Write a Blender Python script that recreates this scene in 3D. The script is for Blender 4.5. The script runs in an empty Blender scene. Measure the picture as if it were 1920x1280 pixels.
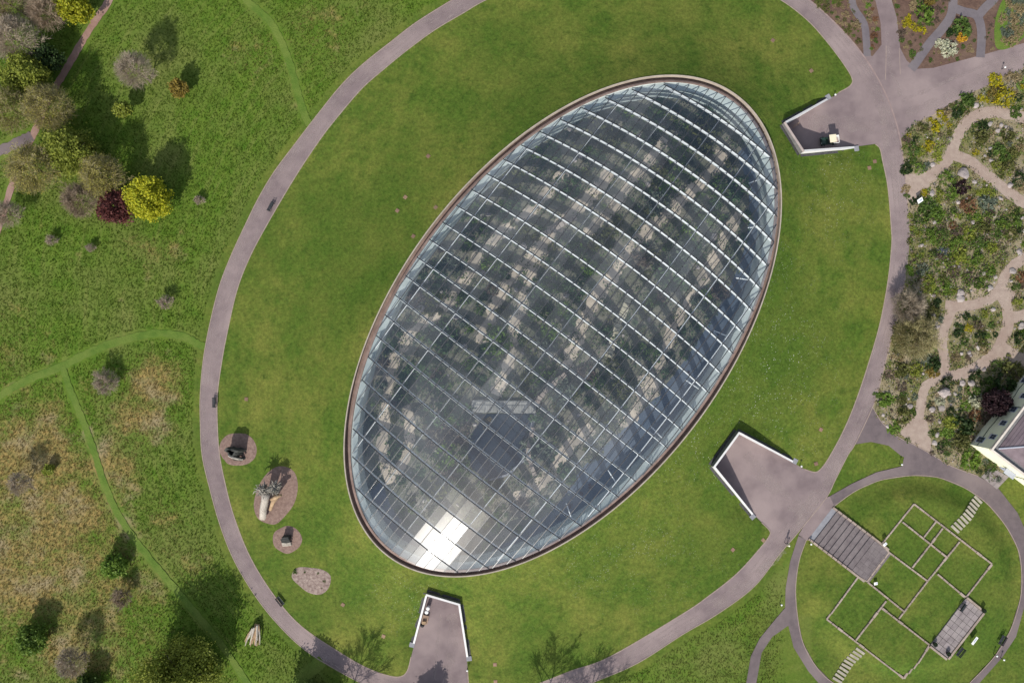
import bpy, bmesh, math, random
import numpy as np
from mathutils import Vector, Matrix
from mathutils.geometry import delaunay_2d_cdt, tessellate_polygon

# ------------------------------------------------------------------ camera, sky, sun, exposure
SC = bpy.context.scene
COL = SC.collection
FPX, CAMH = 1285.0, 118.0            # focal length in photo pixels, drone height in metres
SUN_EL, SUN_AZ_FROM_DOWN = 37.0, 17.0   # shadows fall up the picture, leaning 17 degrees right

cam = bpy.data.objects.new('camera', bpy.data.cameras.new('camera'))
COL.objects.link(cam)
cam.location = (0, 0, CAMH)
cam.rotation_euler = (0, 0, 0)
cam.data.sensor_width = 36.0
cam.data.lens = 36.0 * FPX / 1920.0
cam.data.clip_end = 4000
SC.camera = cam

_a = math.radians(SUN_AZ_FROM_DOWN)
_e = math.radians(SUN_EL)
TO_SUN = Vector((-math.sin(_a) * math.cos(_e), -math.cos(_a) * math.cos(_e), math.sin(_e)))

world = bpy.data.worlds.new('World')
SC.world = world
world.use_nodes = True
wn = world.node_tree
bg = wn.nodes['Background']
sky = wn.nodes.new('ShaderNodeTexSky')
sky.sky_type = 'NISHITA'
sky.sun_disc = False
sky.sun_elevation = _e
sky.sun_rotation = math.atan2(TO_SUN.x, TO_SUN.y)
sky.altitude = 100
sky.dust_density = 1.5
tcw = wn.nodes.new('ShaderNodeTexCoord')
cn = wn.nodes.new('ShaderNodeTexNoise')
cn.inputs['Scale'].default_value = 3.2
cn.inputs['Detail'].default_value = 7
cn.inputs['Roughness'].default_value = 0.62
wn.links.new(tcw.outputs['Generated'], cn.inputs['Vector'])
cr = wn.nodes.new('ShaderNodeValToRGB')
cr.color_ramp.elements[0].position = 0.45
cr.color_ramp.elements[1].position = 0.72
wn.links.new(cn.outputs['Fac'], cr.inputs['Fac'])
cm = wn.nodes.new('ShaderNodeMix')
cm.data_type = 'RGBA'
cm.inputs['B'].default_value = (13.0, 13.8, 15.2, 1)
wn.links.new(cr.outputs['Color'], cm.inputs['Factor'])
wn.links.new(sky.outputs['Color'], cm.inputs['A'])
wn.links.new(cm.outputs['Result'], bg.inputs['Color'])
bg.inputs['Strength'].default_value = 0.085

sl = bpy.data.lights.new('sun', 'SUN')
sl.energy = 4.3
sl.angle = math.radians(0.53)
sl.color = (1.0, 0.955, 0.88)
sun = bpy.data.objects.new('sun', sl)
COL.objects.link(sun)
sun.rotation_euler = (-TO_SUN).to_track_quat('-Z', 'Y').to_euler()

SC.view_settings.view_transform = 'Standard'
SC.view_settings.look = 'None'
SC.view_settings.exposure = 0.26
SC.view_settings.gamma = 1.0
SC.view_settings.use_curve_mapping = False
SC.render.engine = 'CYCLES'
SC.cycles.transparent_max_bounces = 24
SC.cycles.max_bounces = 7
SC.cycles.sample_clamp_indirect = 6.0
SC.cycles.caustics_reflective = False
SC.cycles.caustics_refractive = False

R = random.Random(7)
NR = np.random.default_rng(11)

# ------------------------------------------------------------------ pixels, terrain
def P(px, py, z=0.0):
    k = (CAMH - z) / FPX
    return Vector(((px - 960) * k, (640 - py) * k, z))

BC = P(1703, 1085)                       # middle of the raised oval garden
BRX, BRY = 215 * CAMH / FPX, 197 * CAMH / FPX
ST0, ST1 = P(1546.7, 986.3), P(1612, 1036.7)   # the stairs run down along this line
SD = (ST1 - ST0); SLEN = SD.length; SD = SD / SLEN
DROP = -1.12                             # the garden is raised: the stairs climb to it

def sstep(t):
    t = np.clip(t, 0, 1)
    return t * t * (3 - 2 * t)

def terrain(x, y):
    x = np.asarray(x, float); y = np.asarray(y, float)
    t = np.clip(((x - ST0.x) * SD.x + (y - ST0.y) * SD.y) / SLEN, 0, 1)
    r = np.sqrt(((x - BC.x) / BRX) ** 2 + ((y - BC.y) / BRY) ** 2)
    # the stairs sit in the bank; elsewhere the rim of the bowl is softened
    along = np.abs(-(x - ST0.x) * SD.y + (y - ST0.y) * SD.x)
    fade = np.maximum(sstep((0.97 - r) / 0.22), (1 - sstep((along - 3.6) / 1.2)) * (t < 1.0) * (r > .5))
    return -DROP * t * fade * (r < 1.0)

def W(px, py, dz=0.0):
    z = 0.0
    for _ in range(5):
        p = P(px, py, z)
        z = float(terrain(p.x, p.y)) + dz
    return P(px, py, z)

def smooth(pts, n=6, closed=False):
    pts = [Vector((p[0], p[1], 0)) for p in pts]
    m = len(pts); out = []
    rng = range(m if closed else m - 1)
    for i in rng:
        g = (lambda k: pts[k % m]) if closed else (lambda k: pts[max(0, min(m - 1, k))])
        p0, p1, p2, p3 = g(i - 1), g(i), g(i + 1), g(i + 2)
        for j in range(n):
            t = j / n
            out.append(0.5 * ((2 * p1) + (p2 - p0) * t + (2 * p0 - 5 * p1 + 4 * p2 - p3) * t * t + (3 * p1 - p0 - 3 * p2 + p3) * t ** 3))
    if not closed:
        out.append(pts[-1])
    return [(p.x, p.y) for p in out]

def wxy(pts):
    return [(P(a, b).x, P(a, b).y) for a, b in pts]

def pip(X, Y, poly):
    X = np.asarray(X, float); Y = np.asarray(Y, float)
    ins = np.zeros(X.shape, bool)
    n = len(poly)
    for i in range(n):
        x1, y1 = poly[i]; x2, y2 = poly[(i + 1) % n]
        if y1 == y2:
            continue
        c = (y1 > Y) != (y2 > Y)
        ins ^= c & (X < (x2 - x1) * (Y - y1) / (y2 - y1) + x1)
    return ins

def dist_poly(X, Y, poly, closed=True):
    X = np.asarray(X, float); Y = np.asarray(Y, float)
    d = np.full(X.shape, 1e9)
    n = len(poly)
    for i in range(n if closed else n - 1):
        ax, ay = poly[i]; bx, by = poly[(i + 1) % n]
        dx, dy = bx - ax, by - ay
        L = dx * dx + dy * dy + 1e-12
        t = np.clip(((X - ax) * dx + (Y - ay) * dy) / L, 0, 1)
        d = np.minimum(d, np.hypot(X - ax - t * dx, Y - ay - t * dy))
    return d

# ------------------------------------------------------------------ objects
def tag(o, label=None, cat=None, group=None, kind=None):
    if label: o['label'] = label
    if cat: o['category'] = cat
    if group: o['group'] = group
    if kind: o['kind'] = kind
    return o

def empty(name, loc, rz=0.0):
    o = bpy.data.objects.new(name, None)
    o.empty_display_size = 0.3
    COL.objects.link(o)
    o.location = loc
    o.rotation_euler = (0, 0, rz)
    return o

def link(name, me, parent=None, loc=(0, 0, 0), rz=0.0, sc=None):
    o = bpy.data.objects.new(name, me)
    COL.objects.link(o)
    o.parent = parent
    o.location = loc
    o.rotation_euler = (0, 0, rz)
    if sc is not None:
        o.scale = sc
    return o

def to_mesh(name, V, F, mat=None, smoothf=False):
    me = bpy.data.meshes.new(name)
    V = np.asarray(V, np.float32).reshape(-1, 3)
    if isinstance(F, np.ndarray):
        m, k = F.shape
        me.vertices.add(len(V)); me.vertices.foreach_set('co', V.ravel())
        me.loops.add(m * k); me.loops.foreach_set('vertex_index', F.astype(np.int32).ravel())
        me.polygons.add(m)
        me.polygons.foreach_set('loop_start', np.arange(0, m * k, k, dtype=np.int32))
        me.update(calc_edges=True)
        me.validate()
    else:
        me.from_pydata([tuple(map(float, v)) for v in V], [], F)
        me.update()
    if mat is not None:
        me.materials.append(mat)
    if smoothf:
        me.polygons.foreach_set('use_smooth', np.ones(len(me.polygons), bool))
    return me

class MB:
    """collects shapes into one mesh"""
    def __init__(s):
        s.V = []; s.F = []
    def add(s, V, F):
        b = len(s.V)
        s.V += [tuple(v) for v in V]
        s.F += [tuple(b + i for i in f) for f in F]
        return s
    def box(s, c, size, rz=0.0, taper=1.0):
        x, y, z = size[0] / 2, size[1] / 2, size[2] / 2
        ca, sa = math.cos(rz), math.sin(rz)
        V = []
        for dz, k in ((-z, 1), (z, taper)):
            for dx, dy in ((-x, -y), (x, -y), (x, y), (-x, y)):
                dx *= k; dy *= k
                V.append((c[0] + dx * ca - dy * sa, c[1] + dx * sa + dy * ca, c[2] + dz))
        return s.add(V, [(3, 2, 1, 0), (4, 5, 6, 7), (0, 1, 5, 4), (1, 2, 6, 5), (2, 3, 7, 6), (3, 0, 4, 7)])
    def prism(s, loop, z0, z1):
        n = len(loop)
        ar = sum(loop[i][0] * loop[(i + 1) % n][1] - loop[(i + 1) % n][0] * loop[i][1] for i in range(n))
        if ar < 0: loop = loop[::-1]
        zz0 = z0 if hasattr(z0, '__len__') else [z0] * n
        zz1 = z1 if hasattr(z1, '__len__') else [z1] * n
        if ar < 0:
            zz0 = list(zz0)[::-1]; zz1 = list(zz1)[::-1]
        V = [(p[0], p[1], zz0[i]) for i, p in enumerate(loop)] + [(p[0], p[1], zz1[i]) for i, p in enumerate(loop)]
        F = [tuple(range(n - 1, -1, -1)), tuple(range(n, 2 * n))] + [(i, (i + 1) % n, n + (i + 1) % n, n + i) for i in range(n)]
        return s.add(V, F)
    def tube(s, pts, rad, n=8, cap=True):
        pts = [Vector(p) for p in pts]
        if not hasattr(rad, '__len__'): rad = [rad] * len(pts)
        V = []; F = []
        for i, p in enumerate(pts):
            d = (pts[min(i + 1, len(pts) - 1)] - pts[max(i - 1, 0)]).normalized()
            a = d.orthogonal().normalized() if i == 0 else (a - d * a.dot(d)).normalized()
            b = d.cross(a)
            for k in range(n):
                t = 2 * math.pi * k / n
                V.append(p + (a * math.cos(t) + b * math.sin(t)) * rad[i])
        for i in range(len(pts) - 1):
            for k in range(n):
                F.append((i * n + k, i * n + (k + 1) % n, (i + 1) * n + (k + 1) % n, (i + 1) * n + k))
        if cap:
            F.append(tuple(range(n - 1, -1, -1)))
            F.append(tuple(range((len(pts) - 1) * n, len(pts) * n)))
        return s.add(V, F)
    def lathe(s, c, prof, n=16):
        V = []; F = []
        for r, z in prof:
            for k in range(n):
                t = 2 * math.pi * k / n
                V.append((c[0] + r * math.cos(t), c[1] + r * math.sin(t), c[2] + z))
        for i in range(len(prof) - 1):
            for k in range(n):
                F.append((i * n + k, i * n + (k + 1) % n, (i + 1) * n + (k + 1) % n, (i + 1) * n + k))
        F.append(tuple(range(n - 1, -1, -1))); F.append(tuple(range((len(prof) - 1) * n, len(prof) * n)))
        return s.add(V, F)
    def build(s, name, mat, parent=None, world=False, smoothf=False, bevel=0.0):
        V = np.array(s.V, float)
        if world and parent is not None:
            L = parent.location
            p = parent.parent
            while p is not None:
                L = L + p.location; p = p.parent
            V = V - np.array(L)
        me = to_mesh(name, V, s.F, mat, smoothf)
        o = link(name, me, parent)
        if bevel:
            m = o.modifiers.new('bevel', 'BEVEL'); m.width = bevel; m.segments = 2; m.limit_method = 'ANGLE'
        return o

# ------------------------------------------------------------------ materials
def mixrgb(nt, f, a, b, blend='MIX'):
    m = nt.nodes.new('ShaderNodeMix'); m.data_type = 'RGBA'; m.blend_type = blend
    for key, v in (('Factor', f), ('A', a), ('B', b)):
        s = m.inputs[key] if key != 'Factor' else m.inputs[0]
        if key == 'A': s = m.inputs[6]
        if key == 'B': s = m.inputs[7]
        if hasattr(v, 'is_linked') or hasattr(v, 'links'): nt.links.new(v, s)
        elif isinstance(v, (int, float)): s.default_value = v
        else: s.default_value = (*v, 1)
    return m.outputs[2]

def noise(nt, vec, scale, detail=4, rough=0.55, lo=0.35, hi=0.65, dist=0.0):
    n = nt.nodes.new('ShaderNodeTexNoise')
    n.inputs['Scale'].default_value = scale; n.inputs['Detail'].default_value = detail
    n.inputs['Roughness'].default_value = rough; n.inputs['Distortion'].default_value = dist
    nt.links.new(vec, n.inputs['Vector'])
    r = nt.nodes.new('ShaderNodeMapRange')
    r.inputs[1].default_value = lo; r.inputs[2].default_value = hi
    nt.links.new(n.outputs['Fac'], r.inputs[0])
    return r.outputs[0]

def newmat(name):
    m = bpy.data.materials.new(name); m.use_nodes = True
    nt = m.node_tree
    return m, nt, nt.nodes['Principled BSDF']

def vec_of(nt, coord='world', stretch=None, rot=0.0):
    if coord == 'world':
        v = nt.nodes.new('ShaderNodeNewGeometry').outputs['Position']
    else:
        v = nt.nodes.new('ShaderNodeTexCoord').outputs['Object']
    if stretch:
        mp = nt.nodes.new('ShaderNodeMapping')
        mp.inputs['Scale'].default_value = stretch
        mp.inputs['Rotation'].default_value = (0, 0, rot)
        nt.links.new(v, mp.inputs['Vector']); v = mp.outputs[0]
    return v

def mat(name, c1, c2=None, scale=2.0, rough=0.85, c3=None, scale3=0.2, amt3=0.6, bump=0.0, bscale=None, spec=0.3,
        metal=0.0, coord='world', rnd=0.0, stretch=None, rot=0.0, detail=5, fine=0.0, trans=0.0):
    m, nt, b = newmat(name)
    v = vec_of(nt, coord, stretch, rot)
    c2 = c2 or tuple(x * 0.8 for x in c1)
    col = mixrgb(nt, noise(nt, v, scale, detail), c1, c2)
    if c3:
        f = noise(nt, v, scale3, 4, 0.5, 0.42, 0.68)
        k = nt.nodes.new('ShaderNodeMath'); k.operation = 'MULTIPLY'; k.inputs[1].default_value = amt3
        nt.links.new(f, k.inputs[0])
        col = mixrgb(nt, k.outputs[0], col, c3)
    if fine:
        f = noise(nt, v, 14.0, 3, 0.6, 0.3, 0.7)
        g = nt.nodes.new('ShaderNodeMapRange'); g.inputs[3].default_value = 1 - fine; g.inputs[4].default_value = 1 + fine
        nt.links.new(f, g.inputs[0])
        h = nt.nodes.new('ShaderNodeHueSaturation'); nt.links.new(col, h.inputs['Color']); nt.links.new(g.outputs[0], h.inputs['Value'])
        col = h.outputs[0]
    if rnd:
        oi = nt.nodes.new('ShaderNodeObjectInfo')
        g = nt.nodes.new('ShaderNodeMapRange'); g.inputs[3].default_value = 1 - rnd; g.inputs[4].default_value = 1 + rnd
        nt.links.new(oi.outputs['Random'], g.inputs[0])
        g2 = nt.nodes.new('ShaderNodeMapRange'); g2.inputs[3].default_value = 0.5 - 0.05 * rnd; g2.inputs[4].default_value = 0.5 + 0.05 * rnd
        mm = nt.nodes.new('ShaderNodeMath'); mm.operation = 'FRACT'
        mu = nt.nodes.new('ShaderNodeMath'); mu.operation = 'MULTIPLY'; mu.inputs[1].default_value = 7.31
        nt.links.new(oi.outputs['Random'], mu.inputs[0]); nt.links.new(mu.outputs[0], mm.inputs[0]); nt.links.new(mm.outputs[0], g2.inputs[0])
        h = nt.nodes.new('ShaderNodeHueSaturation')
        nt.links.new(col, h.inputs['Color']); nt.links.new(g.outputs[0], h.inputs['Value']); nt.links.new(g2.outputs[0], h.inputs['Hue'])
        col = h.outputs[0]
    nt.links.new(col, b.inputs['Base Color'])
    b.inputs['Roughness'].default_value = rough
    b.inputs['Specular IOR Level'].default_value = spec
    b.inputs['Metallic'].default_value = metal
    if bump:
        n = nt.nodes.new('ShaderNodeTexNoise'); n.inputs['Scale'].default_value = bscale or scale * 2; n.inputs['Detail'].default_value = 4
        nt.links.new(v, n.inputs['Vector'])
        bp = nt.nodes.new('ShaderNodeBump'); bp.inputs['Strength'].default_value = 1.0; bp.inputs['Distance'].default_value = bump
        nt.links.new(n.outputs['Fac'], bp.inputs['Height']); nt.links.new(bp.outputs[0], b.inputs['Normal'])
    if trans:
        tr = nt.nodes.new('ShaderNodeBsdfTranslucent'); nt.links.new(col, tr.inputs['Color'])
        ms = nt.nodes.new('ShaderNodeMixShader'); ms.inputs[0].default_value = trans
        out = nt.nodes['Material Output']
        nt.links.new(b.outputs[0], ms.inputs[1]); nt.links.new(tr.outputs[0], ms.inputs[2]); nt.links.new(ms.outputs[0], out.inputs[0])
    return m

def leafmat(name, c1, c2, rnd=0.15):
    m, nt, b = newmat(name)
    g = nt.nodes.new('ShaderNodeNewGeometry')
    col = mixrgb(nt, g.outputs['Random Per Island'], c1, c2)
    oi = nt.nodes.new('ShaderNodeObjectInfo')
    r = nt.nodes.new('ShaderNodeMapRange'); r.inputs[3].default_value = 1 - rnd; r.inputs[4].default_value = 1 + rnd
    nt.links.new(oi.outputs['Random'], r.inputs[0])
    h = nt.nodes.new('ShaderNodeHueSaturation'); nt.links.new(col, h.inputs['Color']); nt.links.new(r.outputs[0], h.inputs['Value'])
    nt.links.new(h.outputs[0], b.inputs['Base Color'])
    b.inputs['Roughness'].default_value = 0.6; b.inputs['Specular IOR Level'].default_value = 0.25
    tr = nt.nodes.new('ShaderNodeBsdfTranslucent'); nt.links.new(h.outputs[0], tr.inputs['Color'])
    ms = nt.nodes.new('ShaderNodeMixShader'); ms.inputs[0].default_value = 0.38
    nt.links.new(b.outputs[0], ms.inputs[1]); nt.links.new(tr.outputs[0], ms.inputs[2])
    nt.links.new(ms.outputs[0], nt.nodes['Material Output'].inputs[0])
    return m

LAWN_G, LAWN_D, LAWN_Y = (0.082, 0.128, 0.018), (0.052, 0.096, 0.012), (0.150, 0.160, 0.032)

def grass_material(name, meadow):
    """short grass (mown) or the rough meadow; masks are painted per vertex as kinds of vegetation"""
    m, nt, b = newmat(name)
    v = vec_of(nt, 'world')
    lawn = mixrgb(nt, noise(nt, v, 0.9, 6, 0.6), LAWN_G, LAWN_D)
    lawn = mixrgb(nt, noise(nt, v, 0.11, 8, 0.68, 0.40, 0.68), lawn, LAWN_Y)
    lawn = mixrgb(nt, noise(nt, v, 0.5, 6, 0.7, 0.55, 0.75), lawn, (0.040, 0.075, 0.010))
    lawn = mixrgb(nt, noise(nt, v, 0.035, 3, 0.5, 0.46, 0.62), lawn, mixrgb(nt, 0.5, lawn, LAWN_D))
    fine = noise(nt, v, 2.1, 8, 0.78, 0.32, 0.68)
    g = nt.nodes.new('ShaderNodeMapRange'); g.inputs[3].default_value = 0.58; g.inputs[4].default_value = 1.42
    nt.links.new(fine, g.inputs[0])
    h = nt.nodes.new('ShaderNodeHueSaturation'); nt.links.new(lawn, h.inputs['Color']); nt.links.new(g.outputs[0], h.inputs['Value'])
    lawn = h.outputs[0]
    # daisies
    da = nt.nodes.new('ShaderNodeAttribute'); da.attribute_name = 'daisy'
    vo = nt.nodes.new('ShaderNodeTexVoronoi'); vo.inputs['Scale'].default_value = 2.6
    nt.links.new(v, vo.inputs['Vector'])
    lt = nt.nodes.new('ShaderNodeMath'); lt.operation = 'LESS_THAN'; lt.inputs[1].default_value = 0.17
    nt.links.new(vo.outputs['Distance'], lt.inputs[0])
    dn = noise(nt, v, 0.35, 3, 0.6, 0.45, 0.62)
    k1 = nt.nodes.new('ShaderNodeMath'); k1.operation = 'MULTIPLY'; nt.links.new(da.outputs['Fac'], k1.inputs[0]); nt.links.new(dn, k1.inputs[1])
    k2 = nt.nodes.new('ShaderNodeMath'); k2.operation = 'MULTIPLY'; nt.links.new(k1.outputs[0], k2.inputs[0]); nt.links.new(lt.outputs[0], k2.inputs[1])
    col = mixrgb(nt, k2.outputs[0], lawn, (0.5, 0.5, 0.42))
    bd = 0.11
    if meadow:
        tall = mixrgb(nt, noise(nt, v, 0.55, 9, 0.76, 0.34, 0.66), (0.055, 0.120, 0.010), (0.118, 0.172, 0.024))
        tall = mixrgb(nt, noise(nt, v, 0.07, 4, 0.55, 0.45, 0.7), tall, (0.135, 0.155, 0.040))
        # swaths left by the mower, curving round the mound
        sx = nt.nodes.new('ShaderNodeSeparateXYZ'); nt.links.new(v, sx.inputs[0])
        ds = nt.nodes.new('ShaderNodeVectorMath'); ds.operation = 'DISTANCE'; ds.inputs[1].default_value = (8, 2, 0); nt.links.new(v, ds.inputs[0])
        an_ = nt.nodes.new('ShaderNodeMath'); an_.operation = 'ARCTAN2'; nt.links.new(sx.outputs['Y'], an_.inputs[0]); nt.links.new(sx.outputs['X'], an_.inputs[1])
        cb = nt.nodes.new('ShaderNodeCombineXYZ'); nt.links.new(ds.outputs['Value'], cb.inputs[0])
        mk = nt.nodes.new('ShaderNodeMath'); mk.operation = 'MULTIPLY'; mk.inputs[1].default_value = 7.0; nt.links.new(an_.outputs[0], mk.inputs[0]); nt.links.new(mk.outputs[0], cb.inputs[1])
        swath = noise(nt, cb.outputs[0], 0.85, 6, 0.65, 0.50, 0.74)
        sk_ = nt.nodes.new('ShaderNodeMath'); sk_.operation = 'MULTIPLY'; sk_.inputs[1].default_value = .6; nt.links.new(swath, sk_.inputs[0])
        tall = mixrgb(nt, sk_.outputs[0], tall, (0.185, 0.195, 0.055))
        straw = mixrgb(nt, noise(nt, v, 1.3, 7, 0.7, 0.38, 0.62), (0.30, 0.215, 0.075), (0.13, 0.125, 0.040))
        straw = mixrgb(nt, noise(nt, v, 0.16, 4, 0.6, 0.48, 0.66), straw, (0.26, 0.21, 0.12))
        dry = nt.nodes.new('ShaderNodeAttribute'); dry.attribute_name = 'dry'
        nz = noise(nt, v, 0.22, 6, 0.65, 0.28, 0.72)
        ad = nt.nodes.new('ShaderNodeMath'); ad.operation = 'ADD'; nt.links.new(dry.outputs['Fac'], ad.inputs[0]); nt.links.new(nz, ad.inputs[1])
        mr = nt.nodes.new('ShaderNodeMapRange'); mr.inputs[1].default_value = 0.82; mr.inputs[2].default_value = 1.25
        nt.links.new(ad.outputs[0], mr.inputs[0])
        tall = mixrgb(nt, mr.outputs[0], tall, straw)
        mo = nt.nodes.new('ShaderNodeAttribute'); mo.attribute_name = 'mown'
        col = mixrgb(nt, mo.outputs['Fac'], tall, col)
        bd = 0.06
    nt.links.new(col, b.inputs['Base Color'])
    b.inputs['Roughness'].default_value = 0.9
    b.inputs['Specular IOR Level'].default_value = 0.12
    n = nt.nodes.new('ShaderNodeTexNoise'); n.inputs['Scale'].default_value = 3.4 if meadow else 2.6
    n.inputs['Detail'].default_value = 8; n.inputs['Roughness'].default_value = 0.75
    nt.links.new(v, n.inputs['Vector'])
    bp = nt.nodes.new('ShaderNodeBump'); bp.inputs['Distance'].default_value = bd; bp.inputs['Strength'].default_value = 0.9
    nt.links.new(n.outputs['Fac'], bp.inputs['Height']); nt.links.new(bp.outputs[0], b.inputs['Normal'])
    return m

M = {}
M['meadow'] = grass_material('meadow grass', True)
M['lawn'] = grass_material('mown lawn', False)
M['road'] = mat('pink grey macadam', (0.210, 0.163, 0.163), (0.165, 0.127, 0.129), 0.55, 0.9, (0.30, 0.237, 0.226), 0.13, 0.8, fine=0.14, spec=0.2, detail=8)
M['asphalt'] = mat('grey asphalt', (0.155, 0.135, 0.145), (0.125, 0.108, 0.118), 1.2, 0.9, (0.19, 0.165, 0.165), 0.3, 0.5, fine=0.08, spec=0.2)
M['darkpath'] = mat('dark path tarmac', (0.148, 0.118, 0.121), (0.118, 0.095, 0.099), 0.9, 0.9, (0.21, 0.168, 0.163), 0.12, 0.8, fine=0.1, spec=0.2)
M['edging'] = mat('pale stone edging', (0.33, 0.26, 0.22), (0.26, 0.20, 0.17), 2.0, 0.9)
M['roadline'] = mat('worn pink edging setts', (0.30, 0.222, 0.205), (0.22, 0.165, 0.155), 1.5, 0.9)
M['sand'] = mat('pale gravel path', (0.36, 0.285, 0.235), (0.30, 0.23, 0.19), 1.2, 0.95, (0.26, 0.185, 0.15), 0.22, 0.6, fine=0.12, bump=0.03, bscale=6)
M['track'] = mat('red earth track', (0.30, 0.18, 0.145), (0.23, 0.135, 0.108), 0.8, 0.95, (0.36, 0.26, 0.22), 0.3, 0.5, fine=0.15, bump=0.04, bscale=4)
M['mownpath'] = mat('mown meadow path', (0.098, 0.158, 0.020), (0.068, 0.126, 0.013), 0.9, 0.9, (0.150, 0.185, 0.036), 0.2, 0.7, fine=0.22, bump=0.05, bscale=4)
M['soil'] = mat('garden soil', (0.125, 0.075, 0.055), (0.085, 0.050, 0.038), 1.4, 0.95, (0.17, 0.115, 0.08), 0.3, 0.5, fine=0.25, bump=0.08, bscale=3)
M['rocksoil'] = mat('rock garden ground', (0.19, 0.16, 0.075), (0.105, 0.120, 0.034), 0.9, 0.95, (0.33, 0.26, 0.19), 0.16, 0.95, fine=0.3, bump=0.12, bscale=2.5)
M['mulch'] = mat('bark mulch', (0.240, 0.165, 0.135), (0.165, 0.108, 0.090), 2.2, 0.95, fine=0.3, bump=0.06, bscale=5)
M['gravelbed'] = mat('pale stone chippings', (0.30, 0.235, 0.205), (0.17, 0.12, 0.105), 2.2, 0.95, fine=0.35, bump=0.08, bscale=5)
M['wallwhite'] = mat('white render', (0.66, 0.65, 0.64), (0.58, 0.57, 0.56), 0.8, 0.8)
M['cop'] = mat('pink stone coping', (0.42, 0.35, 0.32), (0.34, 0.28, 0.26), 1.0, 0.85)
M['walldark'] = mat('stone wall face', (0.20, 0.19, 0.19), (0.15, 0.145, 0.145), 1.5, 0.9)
M['drain_shade'] = mat('dark gravel with painted wall shade', (0.085, 0.083, 0.083), (0.05, 0.048, 0.05), 2.5, 0.95)  # gravel tone made darker to carry the shadow band beside the walls
M['slabgrey'] = mat('grey slab', (0.26, 0.26, 0.28), (0.21, 0.21, 0.23), 1.4, 0.85)
M['rim'] = mat('pink brown rim paving', (0.27, 0.195, 0.165), (0.19, 0.13, 0.11), 1.2, 0.9, (0.14, 0.10, 0.085), 0.4, 0.6)
M['kerb'] = mat('light rim kerb', (0.42, 0.36, 0.30), (0.33, 0.28, 0.23), 1.0, 0.9)
M['gutter'] = mat('dark rim gutter', (0.10, 0.085, 0.078), (0.065, 0.055, 0.052), 1.5, 0.9)
M['archwhite'] = mat('white painted steel', (0.80, 0.81, 0.82), (0.74, 0.75, 0.76), 0.6, 0.45, spec=0.5)
M['bar'] = mat('dark grey glazing bar', (0.060, 0.062, 0.068), (0.045, 0.047, 0.052), 1.0, 0.36, spec=0.6)
M['cap'] = mat('dark rubber glazing cap', (0.035, 0.037, 0.042), (0.028, 0.03, 0.034), 1.0, 0.5)
M['innerwall'] = mat('pale inner wall', (0.50, 0.54, 0.52), (0.38, 0.42, 0.40), 0.5, 0.85)
M['concourse'] = mat('blue grey paving', (0.075, 0.098, 0.135), (0.055, 0.075, 0.108), 0.6, 0.6, (0.11, 0.12, 0.14), 0.2, 0.5)
M['innersoil'] = mat('glasshouse bed soil', (0.140, 0.130, 0.090), (0.085, 0.095, 0.055), 0.9, 0.95, (0.27, 0.225, 0.18), 0.2, 0.6, fine=0.35, bump=0.2, bscale=2)
M['innersand'] = mat('glasshouse sandy path', (0.60, 0.49, 0.38), (0.48, 0.385, 0.30), 0.9, 0.95, (0.24, 0.205, 0.165), 0.22, 0.9, fine=0.2)
M['limestone'] = mat('pale sandstone blocks', (0.52, 0.46, 0.33), (0.38, 0.34, 0.25), 1.5, 0.9, fine=0.2, bump=0.05, bscale=3)
M['boards'] = mat('weathered grey boards', (0.40, 0.38, 0.35), (0.30, 0.285, 0.26), 1.5, 0.85, rnd=0.15, coord='object')
M['rock'] = mat('grey pink rock', (0.38, 0.33, 0.31), (0.23, 0.195, 0.18), 1.1, 0.9, (0.46, 0.42, 0.40), 0.5, 0.6, coord='object', rnd=0.2, bump=0.1, bscale=3, fine=0.15)
M['stone'] = mat('foundation stone', (0.34, 0.27, 0.225), (0.25, 0.195, 0.165), 1.2, 0.9, (0.40, 0.34, 0.28), 0.4, 0.5, fine=0.15, bump=0.03, bscale=4, rnd=0.08)
M['tread'] = mat('worn step paving', (0.165, 0.140, 0.140), (0.125, 0.104, 0.107), 1.6, 0.9, (0.215, 0.185, 0.182), 0.5, 0.5, fine=0.12, rnd=0.08)
M['flag'] = mat('flagstone paving', (0.27, 0.235, 0.23), (0.20, 0.17, 0.17), 0.9, 0.9, (0.34, 0.30, 0.28), 0.35, 0.5, fine=0.1, rnd=0.12)
M['slab'] = mat('stepping slab', (0.40, 0.36, 0.29), (0.30, 0.27, 0.22), 2.0, 0.9, rnd=0.1)
M['cream'] = mat('cream house render', (0.78, 0.77, 0.58), (0.72, 0.71, 0.53), 0.3, 0.85, (0.66, 0.67, 0.44), 0.12, 0.4)
M['cornice'] = mat('white cornice', (0.66, 0.60, 0.52), (0.54, 0.48, 0.42), 0.8, 0.8)
M['slate'] = mat('purple slate', (0.165, 0.125, 0.140), (0.115, 0.085, 0.098), 0.9, 0.6, (0.21, 0.165, 0.175), 0.3, 0.6, rnd=0.12)
M['lead'] = mat('pale lead sheet', (0.42, 0.44, 0.50), (0.36, 0.38, 0.44), 1.0, 0.5)
M['glassdark'] = mat('dark window glass', (0.03, 0.035, 0.05), (0.05, 0.06, 0.08), 1.0, 0.12, spec=0.6)
M['frame'] = mat('blue grey frame', (0.35, 0.38, 0.48), (0.30, 0.33, 0.42), 1.0, 0.6)
M['pipe'] = mat('dark green pipe', (0.05, 0.07, 0.05), (0.04, 0.055, 0.04), 1.0, 0.6)
M['black'] = mat('black metal', (0.022, 0.024, 0.026), (0.016, 0.017, 0.02), 2.0, 0.5)
M['tyre'] = mat('tyre rubber', (0.02, 0.02, 0.02), (0.03, 0.03, 0.03), 3.0, 0.9)
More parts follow.
